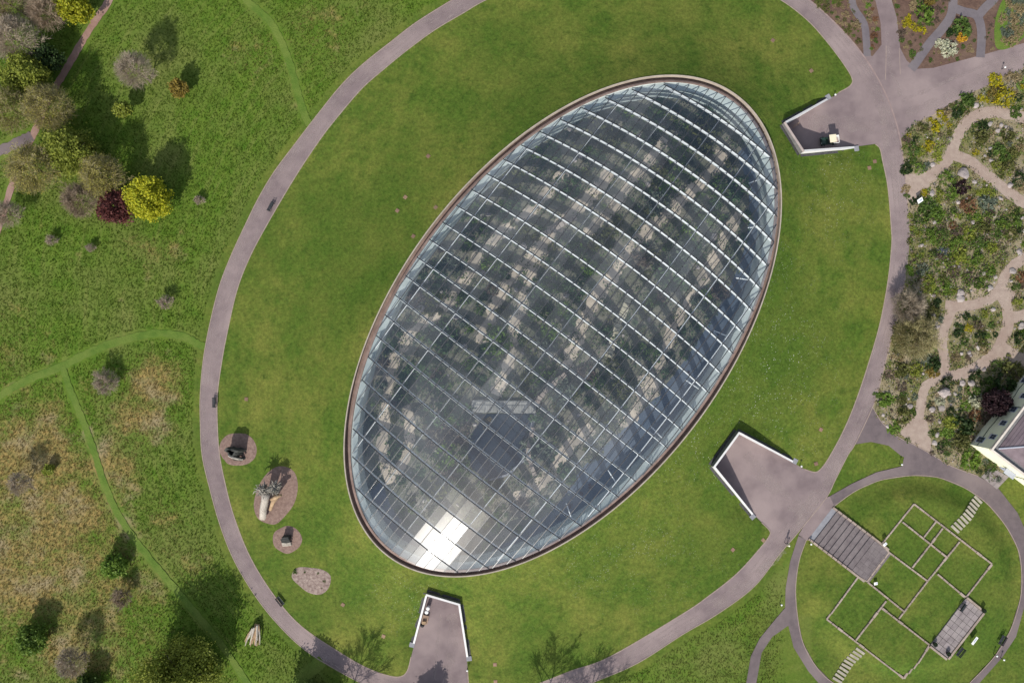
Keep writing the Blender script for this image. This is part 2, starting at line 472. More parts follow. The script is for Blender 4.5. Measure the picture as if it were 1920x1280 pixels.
M['greenpaint'] = mat('dark green paint', (0.018, 0.045, 0.032), (0.015, 0.036, 0.026), 1.0, 0.35, spec=0.5)
M['creamplastic'] = mat('cream roof panel', (0.74, 0.66, 0.48), (0.70, 0.62, 0.45), 1.0, 0.5)
M['pinkload'] = mat('pink grey load', (0.42, 0.30, 0.28), (0.34, 0.24, 0.22), 3.0, 0.9)
M['white'] = mat('white enamel', (0.78, 0.78, 0.76), (0.70, 0.70, 0.68), 1.5, 0.5)
M['benchwood'] = mat('dark bench slats', (0.040, 0.046, 0.052), (0.028, 0.032, 0.037), 2.0, 0.6)
M['silverwood'] = mat('silvered driftwood', (0.50, 0.46, 0.40), (0.30, 0.26, 0.22), 1.4, 0.9, coord='object', stretch=(6, 6, 0.8), fine=0.2, bump=0.06, bscale=3)
M['tanwood'] = mat('tan split wood', (0.40, 0.28, 0.17), (0.28, 0.19, 0.115), 1.4, 0.9, coord='object', fine=0.2, bump=0.05, bscale=3)
M['charwood'] = mat('charred wood', (0.030, 0.032, 0.030), (0.055, 0.055, 0.05), 2.0, 0.85, coord='object', bump=0.08, bscale=3)
M['rootwood'] = mat('grey roots', (0.36, 0.33, 0.28), (0.16, 0.15, 0.13), 2.0, 0.9, coord='object')
M['bark'] = mat('tree bark', (0.11, 0.085, 0.065), (0.07, 0.055, 0.042), 3.0, 0.9, coord='object', bump=0.03, bscale=8)
M['cover'] = mat('brown inspection cover', (0.26, 0.165, 0.11), (0.20, 0.13, 0.09), 3.0, 0.9, rnd=0.2)
M['skin'] = mat('skin', (0.55, 0.35, 0.26), (0.5, 0.31, 0.23), 5.0, 0.6, coord='object')
M['coat'] = mat('pale coat', (0.50, 0.47, 0.36), (0.42, 0.40, 0.31), 4.0, 0.85, coord='object')
M['trouser'] = mat('dark trousers', (0.035, 0.038, 0.05), (0.028, 0.03, 0.04), 4.0, 0.85, coord='object')
M['hair'] = mat('fair hair', (0.62, 0.55, 0.36), (0.5, 0.44, 0.28), 6.0, 0.7, coord='object')
M['timber'] = mat('raw pallet timber', (0.36, 0.25, 0.18), (0.28, 0.19, 0.14), 2.0, 0.9, coord='object')
M['galv'] = mat('galvanised lid', (0.66, 0.67, 0.68), (0.58, 0.59, 0.60), 2.0, 0.4, metal=0.2)

TW = {}
def twig(name, c1, c2):
    TW[name] = leafmat('twigs ' + name, c1, c2, 0.1)
twig('grey', (0.60, 0.51, 0.40), (0.42, 0.355, 0.27))
twig('pale', (0.66, 0.55, 0.45), (0.48, 0.40, 0.31))
twig('brown', (0.56, 0.44, 0.33), (0.38, 0.30, 0.215))
twig('tan', (0.56, 0.49, 0.27), (0.40, 0.36, 0.18))
twig('olive', (0.20, 0.19, 0.085), (0.13, 0.125, 0.055))
LF = {}
for k, a, b in (('yellow', (0.50, 0.47, 0.028), (0.26, 0.30, 0.018)), ('lime', (0.29, 0.32, 0.048), (0.165, 0.205, 0.030)),
                ('green', (0.105, 0.165, 0.030), (0.060, 0.108, 0.020)), ('dark', (0.045, 0.078, 0.020), (0.026, 0.050, 0.015)),
                ('olive', (0.145, 0.145, 0.040), (0.082, 0.095, 0.026)), ('red', (0.20, 0.065, 0.055), (0.105, 0.036, 0.036)),
                ('purple', (0.055, 0.026, 0.030), (0.030, 0.016, 0.02)), ('gold', (0.26, 0.19, 0.035), (0.17, 0.13, 0.03)),
                ('gorse', (0.52, 0.42, 0.012), (0.20, 0.21, 0.015)), ('white', (0.68, 0.66, 0.50), (0.48, 0.50, 0.34)),
                ('orange', (0.60, 0.33, 0.02), (0.45, 0.28, 0.03)), ('rust', (0.24, 0.12, 0.06), (0.16, 0.085, 0.045)),
                ('silver', (0.18, 0.21, 0.15), (0.10, 0.125, 0.09)), ('straw', (0.36, 0.28, 0.15), (0.24, 0.19, 0.10)),
                ('fresh', (0.165, 0.250, 0.034), (0.092, 0.165, 0.024)), ('bud', (0.44, 0.38, 0.085), (0.30, 0.29, 0.07)),
                ('indoor', (0.095, 0.160, 0.055), (0.050, 0.092, 0.036)), ('heath', (0.17, 0.115, 0.095), (0.10, 0.085, 0.05)),
                ('blue', (0.17, 0.18, 0.24), (0.09, 0.115, 0.10))):
    LF[k] = leafmat('leaves ' + k, a, b)

# ------------------------------------------------------------------ ground
INNER_A = [(1641, 270.5), (1649.6, 279), (1654.7, 302), (1664.7, 353), (1671, 430), (1671.5, 459), (1664.7, 526), (1649.6, 606.5), (1629.5, 677),
           (1606, 747.6), (1582.4, 804.7), (1555.5, 855), (1538.7, 878.6), (1527, 884.6), (1508, 879)]
INNER_B = [(1428, 979), (1443, 994.5), (1441, 1006), (1421, 1031.5), (1381, 1075), (1330, 1115.5), (1280, 1150), (1144, 1230), (1070, 1257),
           (1005, 1282), (940, 1300), (890, 1306), (880, 1290), (877, 1255)]
INNER_C = [(771, 1230), (764, 1256), (752, 1267), (730, 1266), (690, 1252), (640, 1224), (564.5, 1172.6), (514, 1115.5), (470, 1045), (440, 971),
           (423.4, 910.5), (411.6, 850), (407.6, 791), (408, 737.5), (416.7, 673.7), (428.4, 613), (445, 542.6), (467, 485.5), (497, 428),
           (551, 336), (601.5, 260), (640, 211), (680, 165), (720.6, 129.4), (764, 94), (814.7, 57), (868.5, 25), (912, 0), (1000, -38),
           (1100, -62), (1200, -72), (1300, -62), (1400, -30), (1463, 0), (1512, 37), (1548.8, 77), (1582, 121), (1597.5, 148), (1593, 162), (1572, 174)]
OUTER = [(848, 0), (781, 42), (730.7, 80.6), (680, 121), (640, 160), (598, 211.7), (554, 269), (514, 322.6), (484, 373), (457, 428), (433.5, 479),
         (411.6, 536), (393, 610), (381.4, 673.7), (375.7, 737.5), (375.7, 791), (379, 852), (393, 914), (413, 984.4), (440, 1051.6), (480.5, 1118.8),
         (524, 1172.6), (574.6, 1219.6), (640, 1260), (700, 1290), (780, 1318), (880, 1335), (980, 1325), (1060, 1300), (1110, 1279), (1194, 1243),
         (1280, 1188.5), (1347, 1149), (1414, 1098.7), (1461.5, 1038), (1495, 999), (1548, 934), (1565.6, 900), (1590, 852), (1602.6, 833), (1636, 762.7),
         (1649.6, 720.7), (1669.8, 640), (1688, 572.8), (1701.7, 492), (1705, 428), (1696.7, 336), (1688, 262), (1672, 205), (1650, 155), (1616, 100.8),
         (1572, 50), (1517, 0), (1450, -45), (1350, -88), (1200, -108), (1050, -92), (930, -45)]
OUTER_S = smooth(OUTER, 5, True)
OUTER_W = wxy(OUTER_S)

OVAL_IN = [(1560.6, 951), (1602.6, 920.6), (1649.6, 900), (1710, 891), (1760.5, 895), (1811, 915.5), (1851, 944), (1885, 984.4), (1908, 1028),
           (1915, 1068), (1913.4, 1119), (1895, 1179), (1864.7, 1229.7), (1817.6, 1280), (1760, 1310), (1690, 1322), (1620, 1310), (1559, 1277), (1528.7, 1246.5),
           (1505, 1203), (1495, 1152.4), (1491.7, 1102), (1498, 1051.6), (1512, 1011), (1530, 985)]
OVAL_W = wxy(smooth(OVAL_IN, 4, True))

def grid_axis(lo, hi, step, far):
    a = list(np.arange(lo, hi + step * 0.5, step))
    ext = []; d = step
    x = hi
    while x < far:
        d *= 1.6; x += d; ext.append(x)
    neg = [lo - (e - hi) for e in ext]
    return np.array(neg[::-1] + a + ext)

def px_of(x, y):
    return 960 + x * FPX / CAMH, 640 - y * FPX / CAMH

DRY = [(290, 720, 55, 45, .95), (262, 790, 60, 40, .85), (205, 690, 40, 25, .35), (60, 860, 110, 90, .95), (110, 960, 120, 100, .9),
       (50, 1080, 130, 110, .85), (200, 1080, 110, 120, .6), (150, 1210, 150, 80, .6), (300, 990, 60, 80, .35), (290, 470, 70, 30, .4),
       (600, 60, 70, 60, .35), (200, 880, 60, 60, .7), (480, 110, 60, 50, .3), (360, 1060, 60, 60, .3), (170, 760, 40, 60, .35),
       (-120, 950, 200, 300, .8), (560, 190, 50, 30, .2)]
def dry_at(pxs, pys):
    d = np.zeros(np.shape(pxs))
    for cx, cy, rx, ry, s in DRY:
        q = ((pxs - cx) / rx) ** 2 + ((pys - cy) / ry) ** 2
        d = np.maximum(d, s * np.exp(-q * 0.75))
    return d

gx = grid_axis(-97, 97, 0.62, 1500); gy = grid_axis(-66, 66, 0.62, 1500)
GX, GY = np.meshgrid(gx, gy)
nx, ny = len(gx), len(gy)
x = GX.ravel(); y = GY.ravel()
z = terrain(x, y) - 0.06 + np.where((np.abs(x) < 110) & (np.abs(y) < 80), NR.uniform(-0.03, 0.04, x.size), 0)
idx = np.arange(nx * ny).reshape(ny, nx)
Fg = np.stack([idx[:-1, :-1].ravel(), idx[:-1, 1:].ravel(), idx[1:, 1:].ravel(), idx[1:, :-1].ravel()], 1)
gme = to_mesh('ground', np.stack([x, y, z], 1), Fg, M['meadow'], True)
gpx, gpy = px_of(x, y)
mown = np.zeros(x.size)
mown[pip(x, y, OVAL_W)] = 1
mown[(gpx > 1500) & (gpy > 820)] = 1
mown[(gpx > 1400) & (gpx < 1520) & (gpy > 1150)] = 0.55
mown = np.maximum(mown, 0.85 * (1 - np.clip((dist_poly(x, y, OUTER_W) - 0.9) / 1.0, 0, 1)))
for nm, arr in (('dry', dry_at(gpx, gpy) * (gpx < 700)), ('mown', mown), ('daisy', ((gpx > 1400) & (gpy > 850)) * 0.06)):
    at = gme.attributes.new(nm, 'FLOAT', 'POINT'); at.data.foreach_set('value', np.asarray(arr, np.float32))
tag(link('ground', gme), kind='structure')

def flat(name, loop, zz, m, kind='structure', hole=None):
    """a flat sheet of ground from a world outline"""
    tri = tessellate_polygon([[Vector((a, b, 0)) for a, b in loop]])
    V = [(a, b, zz) for a, b in loop]
    F = []
    for t in tri:
        a, b, c = [Vector(V[i]) for i in t]
        F.append(tuple(t) if (b - a).cross(c - a).z > 0 else tuple(t[::-1]))
    o = link(name, to_mesh(name, V, F, m))
    return tag(o, kind=kind)

def pflat(name, pts, zz, m, sm=0, closed=True):
    return flat(name, wxy(smooth(pts, sm, True) if sm else pts), zz, m)

def ribbon(name, pts, w, zz, m, closed=False, world=False, n=6, kind='structure', h=0.0, w2=None, drape=None, jit=0.0):
    q = pts if world else wxy(smooth(pts, n, closed))
    N = len(q); V = []; F = []
    for i in range(N):
        a = Vector((*q[(i - 1) % N if closed else max(i - 1, 0)], 0)); b = Vector((*q[(i + 1) % N if closed else min(i + 1, N - 1)], 0))
        d = (b - a).normalized(); s = Vector((-d.y, d.x, 0))
        ww = w if w2 is None else w + (w2 - w) * i / (N - 1)
        c = Vector((*q[i], 0))
        for side in (0.5, -0.5):
            p = c + s * ww * side * (1 + R.uniform(-jit, jit))
            zb = zz if drape is None else drape(p.x, p.y) + zz
            V.append((p.x, p.y, zb))
            if h: V.append((p.x, p.y, zb - h))
    st = 4 if h else 2
    for i in range(N if closed else N - 1):
        a = i * st; b = ((i + 1) % N) * st
        if h:
            F += [(a, a + 2, b + 2, b), (a, b, b + 1, a + 1), (a + 2, a + 3, b + 3, b + 2)]
        else:
            F.append((a, a + 1, b + 1, b))
    o = link(name, to_mesh(name, V, F, m))
    if kind: tag(o, kind=kind)
    return o

# roads, one sheet above the other
flat('ring_road', OUTER_W, 0.008, M['road'])
NORTH = [(1641, -60), (1641, 0), (1651, 43.7), (1653, 84), (1636, 105.8), (1616, 101), (1640, 145), (1665, 200), (1686, 258), (1688, 262), (1713.5, 232), (1750, 215),
         (1804, 181.5), (1851, 161), (1920, 127.7), (2040, 75), (2040, 20), (1920, 81), (1851, 100.8), (1801, 114), (1750, 127.7), (1720, 129.4), (1700, 114), (1688, 90.7),
         (1681.6, 33.6), (1671.5, 0), (1670, -60)]
pflat('east_road', NORTH, 0.012, M['road'])
SIDE = [(1636, 762.7), (1653, 791), (1683, 818), (1717, 835), (1747, 852), (1784, 873.5), (1834, 892), (1871, 914), (1908, 961), (1920, 988), (1938, 1050), (1935, 1110),
        (1920, 1139), (1905, 1193), (1878, 1233), (1834, 1282), (1780, 1322), (1700, 1345), (1610, 1330), (1550, 1300), (1535, 1280), (1515, 1256.6), (1488, 1213), (1478, 1172),
        (1448, 1193), (1428, 1223), (1418, 1280), (1416, 1340), (1397, 1340), (1399, 1280), (1407.7, 1229.7), (1424.5, 1196), (1454.7, 1159), (1472, 1139), (1473, 1102), (1481.6, 1051.6), (1497, 1004),
        (1512, 1011), (1498, 1051.6), (1491.7, 1102), (1495, 1152.4), (1505, 1203), (1528.7, 1246.5), (1559, 1277), (1620, 1310), (1690, 1322), (1760, 1310), (1817.6, 1280),
        (1864.7, 1229.7), (1895, 1179), (1913.4, 1119), (1915, 1068), (1908, 1028), (1885, 984.4), (1851, 944), (1811, 915.5), (1760.5, 895), (1710, 891), (1649.6, 900), (1602.6, 920.6),
        (1560.6, 951), (1550, 950), (1552, 932), (1596, 907), (1643, 885), (1691.6, 873.5), (1695, 856.7), (1688, 853), (1666, 835), (1633, 828), (1601, 833)]
pflat('garden_path', SIDE, 0.016, M['darkpath'])
pflat('stair_forecourt', [(1497, 1002), (1540, 935), (1556, 930), (1566, 953), (1524, 1013), (1512, 1012)], 0.022, M['road'])
for nm, pts, w in (('asphalt_path', [(1596, -40), (1599, 10), (1619.4, 43.7), (1624, 74), (1626, 106)], 1.25),
                   ('asphalt_path', [(1708, 130), (1718, 117), (1743.7, 80.6), (1767, 53.8), (1785, 22), (1787, -40)], 1.55),
                   ('asphalt_path', [(1785, 14), (1806, 22), (1831, 30), (1840, 60), (1838, 108)], 1.5),
                   ('asphalt_path', [(1833, 32), (1846, 16), (1864, -2), (1880, -30)], 1.5)):
    ribbon(nm, pts, w, 0.020 + 0.00005 * (abs(pts[0][0]) - 1590), M['asphalt'])
# pale dust and wear on the macadam, thin patches that let the tar show through
def dustmat():
    m, nt, b = newmat('worn pale dust')
    b.inputs['Base Color'].default_value = (0.36, 0.29, 0.275, 1); b.inputs['Roughness'].default_value = .95
    v = vec_of(nt, 'world')
    f = noise(nt, v, 0.35, 8, 0.75, 0.42, 0.75)
    k = nt.nodes.new('ShaderNodeMath'); k.operation = 'MULTIPLY'; k.inputs[1].default_value = .75
    nt.links.new(f, k.inputs[0])
    tr = nt.nodes.new('ShaderNodeBsdfTransparent'); ms = nt.nodes.new('ShaderNodeMixShader')
    nt.links.new(k.outputs[0], ms.inputs[0]); nt.links.new(tr.outputs[0], ms.inputs[1]); nt.links.new(b.outputs[0], ms.inputs[2])
    nt.links.new(ms.outputs[0], nt.nodes['Material Output'].inputs[0])
    return m
M['dust'] = dustmat()
def toward(pts, d):
    out = []
    for a, b in pts:
        dx, dy = 1035 - a, 612 - b; L = math.hypot(dx, dy); out.append((a + dx / L * d, b + dy / L * d))
    return out
for d, w in ((5, .35), (9, .5), (16, .3), (25, .35)):
    ribbon('road_wear', toward(OUTER, d), w, .0100 + .0002 * d / 5, M['dust'], closed=True, jit=.3)
for a, b, w in ((( (838, 1300), (842, 1240), (850, 1190), (846, 1150)), 0, 1.6), (((812, 1300), (818, 1230), (826, 1150)), 0, .5), (((1515, 960), (1480, 940), (1440, 900), (1400, 850)), 0, 2.2), (((1500, 990), (1530, 930), (1570, 860), (1600, 790)), 0, 2.0),
                (((1470, 1030), (1420, 1075), (1340, 1135)), 0, 1.3), (((1640, 240), (1600, 232), (1550, 228), (1515, 230)), 0, 2.4), (((1650, 160), (1655, 215), (1668, 300), (1685, 380)), 0, 1.2)):
    ribbon('road_wear', list(a), w, .0112 + .0003 * w, M['dust'], jit=.35)
for a, w in ((((1700, 215), (1770, 185), (1850, 140), (1930, 105)), 1.6), (((1690, 190), (1760, 160), (1850, 120), (1930, 90)), .6), (((1665, 60), (1668, 120), (1690, 180)), .7)):
    ribbon('road_wear', list(a), w, .0150 + .0003 * w, M['dust'], jit=.35)
# garden beds below the roads
pflat('flower_bed', [(1500, -50), (1517, 0), (1572, 50), (1616, 100), (1640, 108), (1654, 84), (1652, 44), (1642, 0), (1640, -50)], 0.003, M['soil'])
pflat('flower_bed', [(1670, -50), (1672, 0), (1682, 34), (1688, 90), (1700, 114), (1722, 130), (1751, 128), (1801, 114), (1851, 101), (1920, 81), (2040, 22), (2040, -50)], 0.003, M['soil'])
ROCKBED = [(1688, 262), (1713.5, 232), (1750, 215), (1804, 181.5), (1851, 161), (1920, 127.7), (2040, 75), (2040, 700), (1960, 760), (1900, 850), (1870, 905), (1834, 891), (1784, 873), (1747, 852),
           (1717, 835), (1683, 818), (1653, 791), (1637, 763), (1650, 721), (1670, 640), (1688, 573), (1702, 492), (1705, 428), (1697, 336)]
pflat('rock_garden_bed', ROCKBED, 0.004, M['rocksoil'])
SANDP = [([(1697, 337), (1733.6, 333), (1767, 312.5), (1784, 285.6), (1801, 245), (1824, 220), (1858, 211), (1901, 216), (1960, 232)], 1.9),
         ([(1784, 290), (1817.6, 302), (1851, 329), (1881.5, 353), (1920, 380), (1960, 396)], 1.9),
         ([(1930, 478), (1908, 492), (1885, 514), (1876, 539), (1851, 563), (1804, 574), (1772, 572)], 1.75),
         ([(1786, 577), (1767, 633), (1771, 687), (1752, 712), (1733, 729), (1724, 778), (1716, 812)], 1.65),
         ([(1881, 545), (1890, 603), (1871, 653), (1844, 680), (1804, 700), (1768, 706)], 1.9),
         ([(1888, 598), (1930, 588)], 2.0), ([(1872, 650), (1905, 672), (1950, 690)], 2.6)]
for i, (pts, w) in enumerate(SANDP):
    ribbon('gravel_path', pts, w, 0.024 + 0.004 * i, M['sand'], jit=.12, n=8)
pflat('gravel_path', [(1700, 338), (1738, 330), (1742, 348), (1722, 365), (1708, 382), (1701, 380)], 0.020, M['sand'])
pflat('gravel_path', [(1686, 812), (1708, 786), (1724, 776), (1738, 790), (1749, 845), (1745, 849), (1713, 832)], 0.021, M['sand'])
pflat('gravel_path', [(1862, 548), (1880, 536), (1905, 545), (1893, 590), (1884, 586)], 0.019, M['sand'])
PATH_AVOID = [(wxy(smooth(p, 4)), w / 2) for p, w in SANDP]
# mown meadow paths, earth track
ribbon('mown_path', [(-40, 770), (0, 742), (50, 713), (117, 686), (160, 664), (220, 640), (290, 625), (340, 630), (372, 645), (396, 652)], 1.3, 0.0062, M['mownpath'], jit=.16, n=12)
ribbon('mown_path', [(117, 687), (135, 740), (160, 800), (178, 852), (205, 930), (245, 1000), (300, 1070), (360, 1140), (420, 1215), (470, 1290)], 1.15, 0.02, M['mownpath'], jit=.16, n=12)
ribbon('mown_path', [(430, -30), (470, 8), (505, 40), (528, 80), (545, 125), (560, 180), (574, 222), (590, 246)], 1.25, 0.0062, M['mownpath'], jit=.16, n=12)
ribbon('mown_path', [(540, 1300), (575, 1262), (605, 1238)], 2.2, 0.016, M['mownpath'], jit=.16, n=12)
ribbon('earth_track', [(225, -42), (200, 8), (165, 60), (130, 120), (104, 165), (82, 205), (66, 245), (47, 285), (25, 340), (0, 420), (-20, 480)], 1.25, 0.014, M['track'], w2=1.1, jit=.14, n=10)
ribbon('earth_track', [(60, 255), (30, 270), (-40, 300)], 1.8, 0.018, M['darkpath'], jit=.2, n=10)

# ------------------------------------------------------------------ the mound of lawn round the glasshouse
RIMZ = 4.4
KR = (CAMH - RIMZ) / FPX
GC = P(1055, 611, RIMZ)
TH = math.radians(52.7)
EU = Vector((math.cos(TH), math.sin(TH), 0)); EV = Vector((math.sin(TH), -math.cos(TH), 0))
GA, GB = 529 * KR, 297.5 * KR

def ell(da, n=160, z=None):
    out = []
    for i in range(n):
        t = 2 * math.pi * i / n
        p = GC + EU * ((GA + da) * math.cos(t)) + EV * ((GB + da) * math.sin(t))
        out.append((p.x, p.y))
    return out

# three raised entrance courts: mouth, back, back, mouth (px of wall tops, height there)
COURTS = [[(1552, 187, .35), (1473.6, 230.5, 3.9), (1507, 281.6, 3.9), (1602, 275, .35)],
          [(1486, 866, .35), (1386.6, 812.8, 3.6), (1341, 875, 3.6), (1412, 963, .35)],
          [(875, 1231, .35), (859.8, 1134, 3.0), (800.5, 1116.5, 3.0), (777, 1206, .35)]]
CW = [[P(*c) for c in C] for C in COURTS]
def sm_w(l, n=5):
    return wxy(smooth(l, n))
loop = sm_w(INNER_A) + [(p.x, p.y) for p in CW[1]] + sm_w(INNER_B) + [(p.x, p.y) for p in CW[2]] + sm_w(INNER_C) + [(p.x, p.y) for p in CW[0]]
RING_NO = wxy(smooth(INNER_A + [(1470, 930)] + INNER_B[1:-3] + [(820, 1290)] + INNER_C[3:-2] + [(1625, 215)], 5, True))
RIMOUT = ell(1.1)
OPEN_EDGES = [sm_w(INNER_A), sm_w(INNER_B), sm_w(INNER_C)]
OPEN_EDGES = [[(CW[0][3].x, CW[0][3].y)] + OPEN_EDGES[0] + [(CW[1][0].x, CW[1][0].y)], [(CW[1][3].x, CW[1][3].y)] + OPEN_EDGES[1] + [(CW[2][0].x, CW[2][0].y)], [(CW[2][3].x, CW[2][3].y)] + OPEN_EDGES[2] + [(CW[0][0].x, CW[0][0].y)]]

def mound(x, y):
    di = dist_poly(x, y, RIMOUT); do = dist_poly(x, y, RING_NO) * pip(x, y, RING_NO)
    t = do / (di + do + 1e-6)
    zz = (RIMZ + 0.02) * (0.42 * t + 0.58 * t ** 3)
    # the turf meets the road at its edge, and stays below the tops of the court walls
    for lp in OPEN_EDGES:
        zz = np.minimum(zz, 0.05 + 0.42 * dist_poly(x, y, lp, False))
    for C in CW:
        for i in range(3):
            a, b = C[i], C[i + 1]
            dx, dy = b.x - a.x, b.y - a.y; L = dx * dx + dy * dy
            tt = np.clip(((x - a.x) * dx + (y - a.y) * dy) / L, 0, 1)
            d = np.hypot(x - a.x - tt * dx, y - a.y - tt * dy)
            top = a.z + (b.z - a.z) * tt
            zz = np.minimum(zz, np.maximum(top - 0.95, 0.05) + 0.35 * np.maximum(d - .8, 0))
    return np.maximum(zz, 0.05)

def resample(lp, step):
    out = []
    n = len(lp)
    for i in range(n):
        a = Vector((*lp[i], 0)); b = Vector((*lp[(i + 1) % n], 0))
        k = max(1, int((b - a).length / step))
        for j in range(k):
            p = a.lerp(b, j / k); out.append((p.x, p.y))
    return out

def cdt_fill(outer, inner, step):
    outer = resample(outer, step)
    pts = list(outer) + list(inner)
    no, ni = len(outer), len(inner)
    edges = [(i, (i + 1) % no) for i in range(no)] + [(no + i, no + (i + 1) % ni) for i in range(ni)]
    xs = [p[0] for p in outer]; ys = [p[1] for p in outer]
    g1, g2 = np.meshgrid(np.arange(min(xs), max(xs), step), np.arange(min(ys), max(ys), step))
    g1 = g1.ravel() + NR.uniform(-.2, .2, g1.size) * step; g2 = g2.ravel() + NR.uniform(-.2, .2, g2.size) * step
    ok = pip(g1, g2, outer) & ~pip(g1, g2, inner)
    ok &= (dist_poly(g1, g2, outer) > step * .45) & (dist_poly(g1, g2, inner) > step * .45)
    pts += list(zip(g1[ok], g2[ok]))
    r = delaunay_2d_cdt([Vector(p) for p in pts], edges, [], 0, 1e-5)
    V = np.array([(v.x, v.y) for v in r[0]]); F = np.array([f for f in r[2] if len(f) == 3])
    c = V[F].mean(1)
    F = F[pip(c[:, 0], c[:, 1], outer) & ~pip(c[:, 0], c[:, 1], inner)]
    a, b, d = V[F[:, 0]], V[F[:, 1]], V[F[:, 2]]
    s = (b[:, 0] - a[:, 0]) * (d[:, 1] - a[:, 1]) - (b[:, 1] - a[:, 1]) * (d[:, 0] - a[:, 0])
    F[s < 0] = F[s < 0][:, ::-1]
    return V, F

LV, LFc = cdt_fill(loop, RIMOUT, 0.95)
LZ = mound(LV[:, 0], LV[:, 1])
lme = to_mesh('lawn', np.column_stack([LV, LZ]), LFc, M['lawn'], True)
lpx = 960 + LV[:, 0] * FPX / (CAMH - LZ); lpy = 640 - LV[:, 1] * FPX / (CAMH - LZ)
dz = np.zeros(len(LV))
for cx, cy, rx, ry, s in ((1450, 700, 90, 160, 1.0), (1560, 350, 70, 90, .8), (1330, 850, 120, 70, .8), (1180, 1050, 150, 80, .55), (760, 1110, 60, 60, .6), (1480, 500, 40, 120, .5)):
    dz = np.maximum(dz, s * np.exp(-(((lpx - cx) / rx) ** 2 + ((lpy - cy) / ry) ** 2)))
at = lme.attributes.new('daisy', 'FLOAT', 'POINT'); at.data.foreach_set('value', (dz + 0.03).astype(np.float32))
tag(link('lawn', lme), kind='structure')

MGX = np.arange(-62, 82, 0.5); MGY = np.arange(-68, 72, 0.5)
_mx, _my = np.meshgrid(MGX, MGY)
MGZ = mound(_mx.ravel(), _my.ravel()).reshape(_mx.shape)
def mz(x, y):
    i = (x - MGX[0]) / .5; j = (y - MGY[0]) / .5
    i0 = int(min(max(i, 0), len(MGX) - 2)); j0 = int(min(max(j, 0), len(MGY) - 2))
    fi, fj = min(max(i - i0, 0), 1), min(max(j - j0, 0), 1)
    return float((MGZ[j0, i0] * (1 - fi) + MGZ[j0, i0 + 1] * fi) * (1 - fj) + (MGZ[j0 + 1, i0] * (1 - fi) + MGZ[j0 + 1, i0 + 1] * fi) * fj)

for pts in (INNER_A, INNER_B, INNER_C):
    ribbon('lawn_edging', pts, 0.16, 0.075, M['edging'], h=0.07)
ribbon('road_edging', OUTER[0:45] + [], 0.14, 0.045, M['edging'], h=0.04)
ribbon('road_edging', [(1697, 336), (1688, 262), (1672, 205), (1650, 155), (1616, 100.8), (1572, 50), (1517, 0), (1450, -45)], 0.22, 0.03, M['roadline'], h=0.02)
ribbon('road_seam', [(1661.5, 86), (1661, 120), (1660, 150)], 0.10, 0.0172, M['edging'])
ribbon('road_seam', [(1686, 90), (1688, 140)], 0.08, 0.0172, M['edging'])
for pts in (OVAL_IN[0:14], OVAL_IN[16:24]):
    ribbon('path_edging', pts, 0.12, 0.05, M['edging'], h=0.05)
ribbon('path_edging', [(1636, 762.7), (1653, 791), (1683, 818), (1717, 835), (1747, 852), (1784, 873.5), (1834, 892)], 0.12, 0.05, M['edging'], h=0.05)

